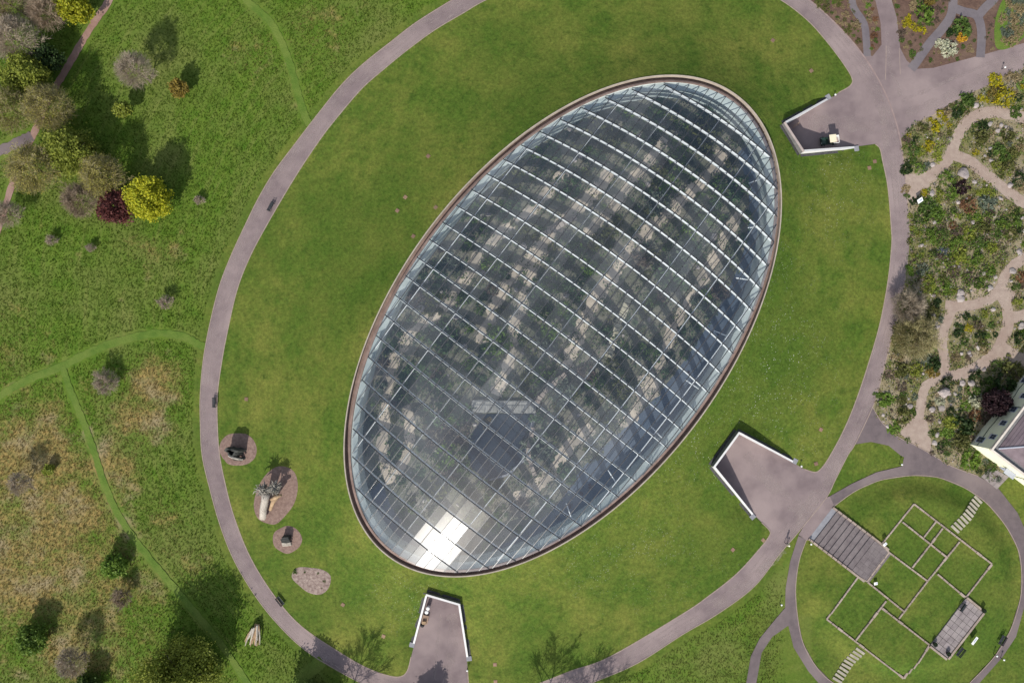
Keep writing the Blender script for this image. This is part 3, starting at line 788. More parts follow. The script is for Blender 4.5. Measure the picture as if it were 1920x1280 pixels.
# entrance courts
def court(ci, label):
    C = CW[ci]
    cen = sum((Vector((p.x, p.y, 0)) for p in C), Vector()) / 4
    t = empty('retaining_wall', (cen.x, cen.y, 0.008))
    tag(t, label, 'wall', 'retaining walls of the entrance courts')
    for i in range(3):
        a, b = C[i], C[i + 1]
        d = Vector((b.x - a.x, b.y - a.y, 0)).normalized(); nrm = Vector((-d.y, d.x, 0))
        mid = (a + b) / 2
        if (Vector((mid.x, mid.y, 0)) - cen).dot(nrm) < 0: nrm = -nrm
        th = 0.22
        # extend the back wall so that corners close; side walls butt against it
        ex = th if i == 1 else 0.0
        A = Vector((a.x, a.y, 0)) - d * ex; B = Vector((b.x, b.y, 0)) + d * ex
        za, zb = a.z, b.z
        fi = 0.0 if i == 1 else 0.002
        lp = [(A.x, A.y), (B.x, B.y), (B.x + nrm.x * th, B.y + nrm.y * th), (A.x + nrm.x * th, A.y + nrm.y * th)]
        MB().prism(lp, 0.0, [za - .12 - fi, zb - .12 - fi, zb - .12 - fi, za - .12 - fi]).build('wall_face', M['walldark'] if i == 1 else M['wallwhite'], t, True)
        # coping and the pale inner ledge
        o = 0.05
        A2, B2 = A - nrm * o, B - nrm * o
        lp2 = [(A2.x, A2.y), (B2.x, B2.y), (B.x + nrm.x * (th + o), B.y + nrm.y * (th + o)), (A.x + nrm.x * (th + o), A.y + nrm.y * (th + o))]
        MB().prism(lp2, [za - .12, zb - .12, zb - .12, za - .12], [za, zb, zb, za]).build('coping', M['wallwhite'] if not (ci == 0 and i == 1) else M['cop'], t, True)
        # gravel strip along the outer foot, also darkened to paint the wall's shadow
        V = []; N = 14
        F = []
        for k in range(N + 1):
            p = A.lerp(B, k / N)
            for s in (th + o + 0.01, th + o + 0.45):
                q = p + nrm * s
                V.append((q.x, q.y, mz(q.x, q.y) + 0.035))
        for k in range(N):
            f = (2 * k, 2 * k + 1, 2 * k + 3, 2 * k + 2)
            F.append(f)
        o_ = link('drain_shade_strip', to_mesh('drain_shade_strip', np.array(V) - np.array(t.location), F, M['drain_shade']), t)
    for i, (m_, nb) in enumerate(((C[0], C[1]), (C[3], C[2]))):
        d = Vector((m_.x - nb.x, m_.y - nb.y, 0)).normalized(); nrm = Vector((-d.y, d.x, 0))
        if (Vector((m_.x, m_.y, 0)) - cen).dot(nrm) < 0: nrm = -nrm
        c = Vector((m_.x, m_.y, 0)) + d * 0.40 + nrm * 0.35
        MB().box((c.x, c.y, 0.13), (0.8, .9, 0.16), math.atan2(d.y, d.x)).build('end_block', M['slabgrey'], t, True)
    # double doors in the back wall
    a, b = C[1], C[2]
    d = Vector((b.x - a.x, b.y - a.y, 0)); L = d.length; d.normalize(); nrm = Vector((-d.y, d.x, 0))
    mid = Vector(((a.x + b.x) / 2, (a.y + b.y) / 2, 0))
    if (mid - cen).dot(nrm) > 0: nrm = -nrm
    for s in (-1, 1):
        c = mid + d * (s * 0.62) + nrm * 0.04
        dr = MB().box((c.x, c.y, 1.1), (1.2, 0.07, 2.2), math.atan2(d.y, d.x)).build('door', M['frame'], t, True)
        h = c - d * (s * 0.45) + nrm * 0.06
        MB().box((h.x, h.y, 1.05), (0.04, 0.05, 0.3), math.atan2(d.y, d.x)).build('handle', M['black'], dr, True)
court(0, 'pink-coped retaining wall of the entrance court where the utility cart is parked')
court(1, 'white-coped retaining wall of the empty entrance court above the garden stairs')
court(2, 'white retaining wall of the entrance court with bins and a pallet trolley')

# ------------------------------------------------------------------ the glasshouse
DOMEH, LEAN = 7.9, 0.05
def fan(u):
    return math.radians(36.9 - 2.7 * u / 42.5)
def dome_z(u, v):
    q = max(0.0, 1 - (u / GA) ** 2 - (v / GB) ** 2)
    return DOMEH * q ** 0.95
def dome(u, v, dz=0.0):
    zz = dome_z(u, v)
    an = fan(u)
    p = GC + EU * (u + LEAN * zz) + Vector((math.cos(an), -math.sin(an), 0)) * v
    return Vector((p.x, p.y, RIMZ + 0.10 + zz + dz))

GH = empty('glasshouse', (GC.x, GC.y, 0.0))
tag(GH, 'large elliptical glass dome of white arches set in a grass mound', 'glasshouse')

def gbuild(V, F, name, m, sm=False):
    V = np.array([tuple(v) for v in V], float) - np.array((GC.x, GC.y, 0.0))
    return link(name, to_mesh(name, V, F, m, sm), GH)

ARCH_U = [(12.5 - i) * 41.8 * KR for i in range(1, 25)]
PANE = 1.5
def vlim(u):
    return GB * math.sqrt(max(0.0, 1 - (u / GA) ** 2))
def ulim(v):
    return GA * math.sqrt(max(0.0, 1 - (v / GB) ** 2))

def sweep(pts, side, prof, closed_ends=True):
    """profile (s, z) swept along points; s along the given side vectors"""
    V = []; F = []; n = len(prof)
    for p, s in zip(pts, side):
        for a, b in prof:
            V.append(p + s * a + Vector((0, 0, b)))
    for i in range(len(pts) - 1):
        for k in range(n):
            F.append((i * n + k, (i + 1) * n + k, (i + 1) * n + (k + 1) % n, i * n + (k + 1) % n))
    F.append(tuple(range(n))); F.append(tuple(range(len(pts) * n - 1, (len(pts) - 1) * n - 1, -1)))
    return V, F

for i, u in enumerate(ARCH_U):
    vl = vlim(u) - 0.02
    N = 36
    vs = [-vl + 2 * vl * k / N for k in range(N + 1)]
    pts = [dome(u, v) for v in vs]
    an = fan(u); side = Vector((math.sin(an), math.cos(an), 0))
    inn = [dome(u, v * (vl - .55) / vl, -0.08) for v in vs]
    V, F = sweep(inn, [side] * len(inn), [(0.0, -.02), (.12, -.05), (.17, -.32), (.15, -.70), (.06, -.95), (-.06, -.95), (-.15, -.70), (-.17, -.32), (-.12, -.05)])
    gbuild(V, F, 'arch', M['archwhite'], True)
    V, F = sweep(pts, [side] * len(pts), [(-.075, .0), (-.075, .09), (.075, .09), (.075, .0)])
    gbuild(V, F, 'arch_glazing_cap', M['cap'])
NB = int(GB / PANE)
for j in range(-NB, NB + 1):
    v = j * PANE
    ul = ulim(v) - 0.02
    if ul < 2: continue
    us = sorted(set([-ul, ul] + [uu for uu in ARCH_U if -ul < uu < ul] + [(a + b) / 2 for a, b in zip(ARCH_U, ARCH_U[1:]) if -ul < (a + b) / 2 < ul]))
    pts = [dome(u, v) for u in us]
    side = [Vector((math.cos(fan(u)), -math.sin(fan(u)), 0)) for u in us]
    V, F = sweep(pts, side, [(-.058, -.06), (-.058, .05), (.058, .05), (.058, -.06)])
    gbuild(V, F, 'glazing_bar', M['bar'])
    if j % 5 == 0:
        mb = MB()
        us2 = [u for u in us if abs(u) < ul - 0.6]
        if len(us2) > 2:
            mb.tube([dome(u, v, -0.62) for u in us2], 0.095, 8)
            V = mb.V; F = mb.F
            gbuild(V, F, 'purlin', M['archwhite'], True)

# glass: thin clear reflecting panes, their dust film coloured blue to paint sky haze
def glass():
    m, nt, b = newmat('clear dusty glass with painted haze')
    nt.nodes.remove(b)
    out = nt.nodes['Material Output']
    tr = nt.nodes.new('ShaderNodeBsdfTransparent'); tr.inputs[0].default_value = (0.93, 0.965, 0.98, 1)
    gl = nt.nodes.new('ShaderNodeBsdfGlossy'); gl.inputs['Roughness'].default_value = 0.18
    gl2 = nt.nodes.new('ShaderNodeBsdfGlossy'); gl2.inputs['Roughness'].default_value = 0.085
    df = nt.nodes.new('ShaderNodeBsdfDiffuse'); df.inputs[0].default_value = (0.66, 0.76, 0.88, 1)
    v = vec_of(nt, 'world')
    du = noise(nt, v, 0.35, 4, 0.6, 0.3, 0.75)
    g = nt.nodes.new('ShaderNodeMapRange'); g.inputs[3].default_value = 0.004; g.inputs[4].default_value = 0.022
    nt.links.new(du, g.inputs[0])
    # Schlick reflectance, the same from both sides of the pane
    lw = nt.nodes.new('ShaderNodeLayerWeight'); lw.inputs['Blend'].default_value = 0.5
    pw = nt.nodes.new('ShaderNodeMath'); pw.operation = 'POWER'; pw.inputs[1].default_value = 5.0
    nt.links.new(lw.outputs['Facing'], pw.inputs[0])
    fr = nt.nodes.new('ShaderNodeMapRange'); fr.inputs[3].default_value = 0.155; fr.inputs[4].default_value = 1.0
    nt.links.new(pw.outputs[0], fr.inputs[0])
    mg = nt.nodes.new('ShaderNodeMixShader'); mg.inputs[0].default_value = 0.30
    nt.links.new(gl2.outputs[0], mg.inputs[1]); nt.links.new(gl.outputs[0], mg.inputs[2])
    m1 = nt.nodes.new('ShaderNodeMixShader'); nt.links.new(g.outputs[0], m1.inputs[0])
    nt.links.new(tr.outputs[0], m1.inputs[1]); nt.links.new(df.outputs[0], m1.inputs[2])
    k = nt.nodes.new('ShaderNodeMath'); k.operation = 'MULTIPLY'; k.inputs[1].default_value = 1.0
    nt.links.new(fr.outputs[0], k.inputs[0])
    m2 = nt.nodes.new('ShaderNodeMixShader'); nt.links.new(k.outputs[0], m2.inputs[0])
    nt.links.new(m1.outputs[0], m2.inputs[1]); nt.links.new(mg.outputs[0], m2.inputs[2])
    nt.links.new(m2.outputs[0], out.inputs[0])
    return m
M['glass'] = glass()

def clip_ellipse(poly):
    """clip a (u, v) polygon against the ellipse of the rim"""
    n = 120
    E = [(GA * math.cos(2 * math.pi * i / n), GB * math.sin(2 * math.pi * i / n)) for i in range(n)]
    if all((u / GA) ** 2 + (v / GB) ** 2 < 0.985 for u, v in poly):
        return poly
    out = poly
    for i in range(n):
        ax, ay = E[i]; bx, by = E[(i + 1) % n]
        ins = lambda p: (bx - ax) * (p[1] - ay) - (by - ay) * (p[0] - ax) >= 0
        new = []
        for k in range(len(out)):
            p, q = out[k], out[(k + 1) % len(out)]
            a, b = ins(p), ins(q)
            if a: new.append(p)
            if a != b:
                d1 = (bx - ax) * (p[1] - ay) - (by - ay) * (p[0] - ax)
                d2 = (bx - ax) * (q[1] - ay) - (by - ay) * (q[0] - ax)
                t = d1 / (d1 - d2)
                new.append((p[0] + (q[0] - p[0]) * t, p[1] + (q[1] - p[1]) * t))
        out = new
        if len(out) < 3: return []
    return out
cells = []
US = [GA] + ARCH_U + [-GA]
VS = [-GB] + [j * PANE for j in range(-NB, NB + 1)] + [GB]
for i in range(len(US) - 1):
    for j in range(len(VS) - 1):
        pl = clip_ellipse([(US[i + 1], VS[j]), (US[i], VS[j]), (US[i], VS[j + 1]), (US[i + 1], VS[j + 1])])
        if len(pl) >= 3:
            ar = abs(sum(pl[k][0] * pl[(k + 1) % len(pl)][1] - pl[(k + 1) % len(pl)][0] * pl[k][1] for k in range(len(pl)))) / 2
            if ar > 0.02:
                cu = sum(p[0] for p in pl) / len(pl); cv = sum(p[1] for p in pl) / len(pl)
                cells.append((ar > 4.5, -math.hypot(cu, cv), pl))
cells.sort(key=lambda c: (not c[0], -c[1]))
restV = []; restF = []
for k, (_, _, pl) in enumerate(cells):
    ta, tb = R.gauss(0, .004), R.gauss(0, .012)
    cu = sum(p[0] for p in pl) / len(pl); cv = sum(p[1] for p in pl) / len(pl)
    V = [dome(u, v, 0.01 + ta * (u - cu) + tb * (v - cv)) for u, v in pl]
    f = tuple(range(len(V)))
    nrm = (V[1] - V[0]).cross(V[2] - V[1])
    if nrm.z < 0: f = f[::-1]
    if k < 300:
        gbuild(V, [f], 'pane', M['glass'])
    else:
        b = len(restV); restV += V; restF.append(tuple(b + q for q in f))
tag(gbuild(restV, restF, 'pane_field', M['glass']), kind='stuff')

def ring(name, prof, m, sm=False, n=200):
    """ring about the ellipse, profile of (offset, z), closed"""
    V = []; F = []; k = len(prof)
    for i in range(n):
        t = 2 * math.pi * i / n
        for da, zz in prof:
            p = GC + EU * ((GA + da) * math.cos(t)) + EV * ((GB + da) * math.sin(t))
            V.append((p.x, p.y, zz))
    for i in range(n):
        for j in range(k):
            F.append((i * k + j, i * k + (j + 1) % k, ((i + 1) % n) * k + (j + 1) % k, ((i + 1) % n) * k + j))
    return gbuild(V, F, name, m, sm)
ring('ring_beam', [(-.10, 3.7), (.32, 3.7), (.32, RIMZ), (.04, RIMZ + .14), (-.10, RIMZ + .14)], M['rim'])
ring('rim_gutter', [(.321, 3.5), (.95, 3.5), (.95, 3.62), (.321, 3.62)], M['rim'])
ring('rim_kerb', [(.951, 3.5), (1.14, 3.5), (1.14, RIMZ + .10), (.951, RIMZ + .10)], M['kerb'])
ring('inner_ledge', [(-.125, RIMZ - .25), (-.125, RIMZ - .02), (-1.15, RIMZ - .62), (-1.15, RIMZ - .80)], M['innerwall'])
ring('inner_wall', [(-.125, 0.03), (-.125, RIMZ - .26), (-1.10, RIMZ - .81), (-1.20, 0.03)], M['innerwall'])

# leaning white props under the eastern edge
for tt in (-62, -48, -34, -20, -7, 6, 20, 33):
    t = math.radians(90 + tt) if tt < 100 else math.radians(90 + tt)
    c = GC + EU * ((GA - 1.4) * math.cos(t)) + EV * ((GB - 1.4) * math.sin(t))
    e = GC + EU * ((GA - 4.8) * math.cos(t)) + EV * ((GB - 4.8) * math.sin(t))
    mb = MB().tube([(c.x, c.y, 3.3), (e.x, e.y, 5.5)], 0.10, 8)
    gbuild(mb.V, mb.F, 'prop', M['archwhite'], True)

# inside: floor, beds, paths, pond, bridge
flat('glasshouse_floor', ell(-.5), 0.035, M['innersoil'])
edge_px = []
CONC = [(1381, 290), (1402, 350), (1403, 420), (1388, 490), (1345, 580), (1280, 680), (1208, 768), (1130, 838), (1090, 880), (1040, 950), (960, 1010), (880, 1040), (800, 1020), (740, 960), (716, 900)]
inner = wxy(smooth(CONC, 4))
t_in = [math.atan2((Vector((a, b, 0)) - Vector((GC.x, GC.y, 0))).dot(EV) / GB, (Vector((a, b, 0)) - Vector((GC.x, GC.y, 0))).dot(EU) / GA) for a, b in (inner[0], inner[-1])]
t0, t1 = t_in
if t1 < t0: t1 += 2 * math.pi
arc = []
for i in range(61):
    t = t1 + (t0 - t1) * i / 60
    p = GC + EU * ((GA - .6) * math.cos(t)) + EV * ((GB - .6) * math.sin(t))
    arc.append((p.x, p.y))
CONC_W = inner + arc
flat('concourse_floor', CONC_W, 0.045, M['concourse'])
INP = [([(1147, 318), (1125, 349), (1093, 382), (1050, 420), (1010, 462), (952.5, 529), (932, 570), (912, 616), (900, 645)], 2.5),
       ([(1060, 318), (1000, 390), (942, 435), (889, 492), (848, 559), (785, 615), (751, 653), (729, 711), (722, 778), (718, 845), (735, 905)], 2.4),
       ([(1040, 440), (1003, 496), (973, 586), (963, 613), (959, 653), (949, 694), (930, 740)], 2.3),
       ([(1353, 283), (1342, 318), (1300, 351), (1274, 382), (1246, 403), (1211, 438), (1178, 475), (1151, 512), (1110, 576), (1087, 627), (1073, 660), (1060, 690)], 2.7),
       ([(1246, 259), (1213, 305), (1180, 345), (1147, 390), (1100, 440)], 2.2),
       ([(1385, 400), (1360, 445), (1325, 510), (1286, 576), (1255, 633), (1233, 687), (1205, 735), (1189, 778), (1160, 795)], 2.1),
       ([(1110, 800), (1060, 845), (1040, 880), (1000, 915), (965, 935)], 2.4),
       ([(760, 760), (770, 800), (762, 850), (745, 890)], 2.0)]
for i, (pts, w) in enumerate(INP):
    ribbon('glasshouse_path', pts, w * .82, 0.050 + 0.004 * i, M['innersand'], jit=.35, n=8)
pflat('glasshouse_path', [(1195, 705), (1215, 700), (1232, 715), (1240, 740), (1215, 752), (1196, 735)], 0.09, M['innersand'])
INP_W = [(wxy(smooth(p, 4)), w / 2) for p, w in INP]
POND = [(893, 776), (1003, 775), (998, 790), (990, 832), (983, 862), (950, 890), (915, 900), (886, 880), (876, 850), (880, 820), (898, 792)]
wm, wnt, wb = newmat('dark pond water')
wb.inputs['Base Color'].default_value = (0.012, 0.020, 0.030, 1); wb.inputs['Roughness'].default_value = 0.06; wb.inputs['Specular IOR Level'].default_value = 0.5
pflat('pond_water', POND, 0.10, wm)
POND_W = wxy(POND)
edge = MB()
for a, b in ((0, 0), ):
    pass
t = empty('pond_kerb', (P(1003, 775).x, P(1003, 775).y, 0.04)); tag(t, 'pale stone kerb along the dark pond inside the glasshouse', 'kerb')
for a, b, w in ((POND[1], POND[3], .5), (POND[3], POND[4], .5), (POND[4], POND[5], .35), (POND[5], POND[6], .35)):
    A, B = P(*a), P(*b); d = (B - A).normalized()
    MB().box(((A.x + B.x) / 2 - d.y * .0, (A.y + B.y) / 2, 0.12), ((B - A).length, w, 0.2), math.atan2(d.y, d.x)).build('kerb_stone', M['slabgrey'], t, True)
# foot bridge
t = empty('footbridge', (P(945, 762).x, P(945, 762).y, 0.04)); tag(t, 'grey slatted timber footbridge beside the dark pond inside the glasshouse', 'footbridge')
BA, BB = P(884, 761, .6), P(1005, 763, .6)
bd = (BB - BA); bl = bd.length; bd.normalize(); bn = Vector((-bd.y, bd.x, 0))
nb = 44
for k in range(nb):
    c = BA + bd * (bl * (k + .5) / nb)
    MB().box((c.x, c.y, .56), (bl / nb * .8, 1.75, .06), math.atan2(bd.y, bd.x)).build('board', M['boards'], t, True)
for s in (-1, 1):
    c = (BA + BB) / 2 + bn * (s * 0.95)
    MB().box((c.x, c.y, .36), (bl, .14, .30), math.atan2(bd.y, bd.x)).build('beam', M['boards'], t, True)
    rl = MB().tube([BA + bn * (s * .95) + Vector((0, 0, .95)), BB + bn * (s * .95) + Vector((0, 0, .95))], .04, 6).build('handrail', M['boards'], t, True)
for k in range(6):
    for s in (-1, 1):
        c = BA + bd * (bl * k / 5.0) + bn * (s * .95)
        MB().box((c.x, c.y, .77), (.08, .08, 1.5)).build('post', M['boards'], t, True)
# sandstone walls of the ravine
def wallrun(pts, h, w, label, mt, parts='block', step=1.3, name='sandstone_wall', dz=0.04):
    q = wxy(smooth(pts, 4))
    c = q[len(q) // 2]
    t = empty(name, (c[0], c[1], dz)); tag(t, label, 'wall')
    pos = 0.0
    for a, b in zip(q, q[1:]):
        A, B = Vector((*a, 0)), Vector((*b, 0)); L = (B - A).length; d = (B - A).normalized()
        k = max(1, int(L / step))
        for j in range(k):
            m_ = A.lerp(B, (j + .5) / k); hh = h * R.uniform(.8, 1.15)
            MB().box((m_.x + R.uniform(-.06, .06), m_.y + R.uniform(-.06, .06), dz + hh / 2), (L / k * .96, w * R.uniform(.85, 1.1), hh), math.atan2(d.y, d.x) + R.uniform(-.04, .04), .93).build(parts, mt, t, True)
wallrun([(1178, 555), (1168, 585), (1157, 606), (1148, 640), (1139, 668)], 1.1, 1.3, 'pale yellow sandstone block wall between two sandy paths inside the glasshouse', M['limestone'])
wallrun([(1021, 440), (1048, 425), (1080, 408)], .8, .8, 'short grey stone wall beside the upper sandy path inside the glasshouse', M['stone'])
wallrun([(1060, 700), (1020, 735), (1004, 760)], .9, .9, 'stone wall running down to the footbridge inside the glasshouse', M['stone'])
wallrun([(1000, 800), (990, 850), (1003, 890)], .8, .8, 'low stone wall on the bank of the dark pond inside the glasshouse', M['stone'])

# ------------------------------------------------------------------ vegetation
def leaves(P0, size, up=0.35, aspect=0.6):
    """one rhombic leaf (quad) at each point"""
    n = len(P0)
    nrm = NR.normal(size=(n, 3)); nrm[:, 2] = np.abs(nrm[:, 2]) + up
    nrm /= np.linalg.norm(nrm, axis=1)[:, None]
    t = NR.normal(size=(n, 3)); t -= nrm * (t * nrm).sum(1)[:, None]; t /= np.linalg.norm(t, axis=1)[:, None]
    b = np.cross(nrm, t)
    s = size * NR.uniform(0.6, 1.4, (n, 1))
    V = np.stack([P0 - t * s, P0 - b * s * aspect, P0 + t * s, P0 + b * s * aspect], 1).reshape(-1, 3)
    F = np.arange(n * 4).reshape(n, 4)
    return V, F

def crown_points(n, rx, ry, rz, clumps, spread, flat_bottom=0.55, shell=0.62):
    d = NR.normal(size=(clumps, 3)); d[:, 2] = np.where(d[:, 2] < 0, d[:, 2] * flat_bottom, d[:, 2])
    d /= np.linalg.norm(d, axis=1)[:, None]
    c = d * NR.uniform(shell, 1.0, (clumps, 1)) * NR.uniform(0.82, 1.06, (clumps, 1))
    k = NR.integers(0, clumps, n)
    p = c[k] + NR.normal(size=(n, 3)) * spread * NR.uniform(.6, 1.2, (clumps, 1))[k]
    return p * np.array([rx, ry, rz])

def twigs_mesh(segs):
    """thin three-sided sticks from (a, b, r0, r1)"""
    A = np.array([s[0] for s in segs]); B = np.array([s[1] for s in segs]); r0 = np.array([s[2] for s in segs]); r1 = np.array([s[3] for s in segs])
    d = B - A; d /= np.linalg.norm(d, axis=1)[:, None] + 1e-9
    h = np.where(np.abs(d[:, 2:3]) < .9, np.array([[0, 0, 1.0]]), np.array([[1.0, 0, 0]]))
    u = np.cross(d, h); u /= np.linalg.norm(u, axis=1)[:, None]; w = np.cross(d, u)
    V = []
    for P0, r in ((A, r0), (B, r1)):
        for k in range(3):
            t = 2 * math.pi * k / 3
            V.append(P0 + (u * math.cos(t) + w * math.sin(t)) * r[:, None])
    V = np.stack(V, 1).reshape(-1, 3)
    b = np.arange(len(segs))[:, None] * 6
    F = np.concatenate([b + np.array([[0, 1, 4, 3]]), b + np.array([[1, 2, 5, 4]]), b + np.array([[2, 0, 3, 5]])], 0)
    return V, F

def branch_tree(h, r, levels, ratio=.62, rz=None, trunk_r=.14, start=.3, spread=1.0, seed=0, thin=.022):
    rr = random.Random(seed)
    segs = []; tips = []
    hc = h * .58; rz = rz or h * .45
    main = []
    p = Vector((0, 0, 0)); q = Vector((rr.uniform(-.15, .15), rr.uniform(-.15, .15), h * .82))
    N = 5
    pts = [p.lerp(q, i / N) for i in range(N + 1)]
    for i in range(N):
        main.append((pts[i], pts[i + 1], trunk_r * (1 - .17 * i), trunk_r * (1 - .17 * (i + 1))))
    def grow(p, d, L, rad, lev):
        e = p + d * L
        segs.append((tuple(p), tuple(e), rad, max(rad * .6, thin * .7)))
        if lev == 0:
            tips.append(tuple(e)); return
        k = {3: 6, 2: 6, 1: 5}.get(lev, 5)
        for i in range(k):
            f = rr.uniform(.35, 1.0)
            s = p + d * (L * f)
            nd = (d + Vector((rr.gauss(0, .55), rr.gauss(0, .55), rr.gauss(.12, .4)))).normalized()
            grow(s, nd, L * rr.uniform(.42, .68), max(rad * .5, thin), lev - 1)
    limbs = 9
    for i in range(limbs):
        f = start + (1 - start) * (i / (limbs - 1)) ** .8
        s = p.lerp(q, f)
        az = i * 2.4 + rr.uniform(-.4, .4)
        up = .25 + 1.1 * f
        d = Vector((math.cos(az) * spread, math.sin(az) * spread, up)).normalized()
        L = r * (1.08 - .55 * f) * rr.uniform(.75, .95)
        grow(s, d, L, trunk_r * .42, levels)
    return main, segs, tips

def tree(px, py, rpx, h, kind, label, leaf=None, seed=1, name='tree', group=None, dens=1.0, rzf=.9, twigc='grey', budn=0):
    """crown centre seen at (px, py); the stem stands below it"""
    r0 = rpx * (CAMH - h * .6) / FPX
    hc = max(h - r0 * rzf * 1.0, h * .5)
    c = P(px, py, hc)
    base = Vector((c.x, c.y, float(terrain(c.x, c.y)) - 0.05))
    t = empty(name, base)
    tag(t, label, 'tree', group)
    global NR
    NR = np.random.default_rng(seed * 17 + 3)
    if kind == 'bare':
        main, segs, tips = branch_tree(h, r0 * 1.15, 3, seed=seed, trunk_r=.05 + .016 * h, spread=1.0)
        mb = MB()
        for a, b, ra, rb in main: mb.tube([a, b], [ra, rb], 8, False)
        mb.build('trunk', M['bark'], t, smoothf=True)
        # fine spray of twigs through the crown
        n = int(2600 * dens * (r0 / 3.0) ** 1.5) + int(300 * dens)
        d = NR.normal(size=(n, 3)); d[:, 2] = np.abs(d[:, 2]) * 1.1 - .25; d /= np.linalg.norm(d, axis=1)[:, None]
        rad = NR.uniform(.35, .95, (n, 1)) ** .7
        p0 = d * rad * np.array([r0, r0, h * .36]) + np.array([0, 0, h * .60])
        dd = d + NR.normal(size=(n, 3)) * .35 + np.array([0, 0, .25]); dd /= np.linalg.norm(dd, axis=1)[:, None]
        p1 = p0 + dd * NR.uniform(.35, .95, (n, 1)) * min(1.0, r0 / 2.5)
        th_ = .017 * min(1.3, max(.5, r0 / 2.5))
        segs = segs + [(tuple(a), tuple(b), th_, th_ * .6) for a, b in zip(p0, p1)]
        tips = tips + [tuple(b) for b in p1]
        V, F = twigs_mesh(segs)
        link('branches', to_mesh('branches', V, F, TW[twigc]), t)
        if budn and leaf:
            tp = np.array(tips)[NR.integers(0, len(tips), budn)] + NR.normal(size=(budn, 3)) * .16
            V, F = leaves(tp, .085)
            link('crown', to_mesh('crown', V, F, LF[leaf]), t)
    else:
        rz = r0 * rzf
        mb = MB()
        mb.tube([(0, 0, 0), (.05, .03, hc * .5), (0, .06, hc)], [.05 + .022 * h, .04 + .016 * h, .06], 8)
        for i in range(9):
            az = i * 2.399; s = hc * (.45 + .05 * i)
            mb.tube([(0, 0, s), (math.cos(az) * r0 * .45, math.sin(az) * r0 * .45, s + rz * .35), (math.cos(az) * r0 * .8, math.sin(az) * r0 * .8, s + rz * .55)], [.09, .055, .02], 5)
        mb.build('trunk', M['bark'], t, smoothf=True)
        n = int(dens * 9500 * (r0 / 3.6) ** 2) + 250
        if kind == 'dense':
            p = crown_points(n, r0 * .93, r0 * .93, rz * .93, 110, .12, .5, .80)
            p2 = crown_points(n // 4, r0 * .7, r0 * .7, rz * .7, 60, .2)
            p = np.concatenate([p, p2])
            V, F = leaves(p + np.array([0, 0, hc]), .17, .5, .7)
        else:
            p = crown_points(n, r0 * .95, r0 * .95, rz, 70, .15, .55, .5)
            V, F = leaves(p + np.array([0, 0, hc]), .19, .45, .65)
        link('crown', to_mesh('crown', V, F, LF[leaf]), t)
    return t

G_W = 'trees in the rough meadow by the earth track'
tree(277, 371, 40, 7.5, 'dense', 'round bright yellow-green tree beside the dark red tree in the meadow', 'yellow', 1, dens=1.25)
tree(214, 388, 34, 6.5, 'leafy', 'dark red leaved tree beside the round yellow tree', 'red', 2, rzf=.8)
tree(152, 375, 31, 6.0, 'bare', 'leafless pinkish brown tree next to the dark red tree', None, 3, twigc='brown')
tree(195, 331, 39, 7.0, 'bare', 'tan budding tree behind the dark red and yellow trees', 'bud', 4, twigc='tan', budn=5200)
tree(134, 284, 46, 8.0, 'leafy', 'yellow-green leafy tree between the earth track and the tan tree', 'lime', 5, dens=.8)
tree(68, 319, 44, 7.5, 'bare', 'orange budding tree growing at the fork of the earth track', 'bud', 6, twigc='tan', budn=6000)
tree(94, 203, 42, 8.0, 'bare', 'yellow budding tree overhanging the earth track', 'bud', 7, twigc='tan', budn=5200)
tree(334, 165, 17, 3.5, 'leafy', 'small golden tree standing alone in the open meadow', 'gold', 8, dens=1.1)
tree(228, 205, 16, 4.0, 'leafy', 'small pale yellow-green tree standing in the open meadow', 'lime', 9)
tree(249, 129, 31, 7.8, 'bare', 'slender leafless grey tree with a long shadow on the meadow', None, 10, twigc='grey')
tree(27, 74, 42, 8.5, 'bare', 'broad leafless grey tree left of the earth track', None, 11, twigc='grey')
tree(47, 142, 42, 8.0, 'leafy', 'dense olive-green tree left of the earth track below the grey tree', 'lime', 12)
tree(20, 205, 42, 8.0, 'bare', 'olive twiggy tree by the side branch of the earth track', 'lime', 13, twigc='tan', budn=5000)
tree(138, 10, 34, 6.5, 'leafy', 'bright yellow-lime tree beside the upper earth track', 'yellow', 14)
tree(88, 22, 34, 7.0, 'bare', 'leafless brown tree next to the bright yellow-lime tree', None, 15, twigc='brown')
tree(18, 8, 40, 7.5, 'bare', 'greenish brown budding tree above the broad grey tree', 'lime', 16, twigc='brown', budn=2600)
tree(13, 402, 24, 5.0, 'bare', 'small leafless grey tree at the lower end of the earth track', None, 17, twigc='grey')
tree(88, 110, 26, 5.5, 'leafy', 'dark green tree in the shade of the broad grey tree', 'dark', 18)
tree(213, 1060, 23, 3.6, 'leafy', 'rounded fresh green tree alone in the straw-coloured meadow', 'fresh', 20, dens=1.2)
tree(60, 1197, 28, 4.2, 'leafy', 'larger fresh green tree alone in the straw-coloured meadow near its corner', 'fresh', 21, dens=1.2)
tree(91, 880, 10, 1.8, 'leafy', 'tiny yellow-green sapling in the straw-coloured meadow', 'lime', 22)
tree(335, 1270, 74, 10.0, 'leafy', 'big green tree at the foot of the meadow casting a wide shadow', 'lime', 23, dens=.9)
tree(36, 905, 20, 4.5, 'bare', 'leafless sapling with a smudged shadow in the straw-coloured meadow', None, 24, twigc='grey')
tree(136, 1240, 26, 5.0, 'bare', 'thin leafless tree leaning over the straw-coloured meadow', None, 25, twigc='grey')
tree(160, 1290, 26, 4.0, 'leafy', 'dark green tree at the lower edge of the straw-coloured meadow', 'green', 26)
tree(230, 1118, 18, 2.6, 'bare', 'low leafless thicket beside the rounded fresh green tree', None, 27, twigc='brown')
tree(201, 716, 22, 2.0, 'bare', 'hazy leafless bush beside the orange patch of dry grass', None, 28, twigc='pale', dens=.8)
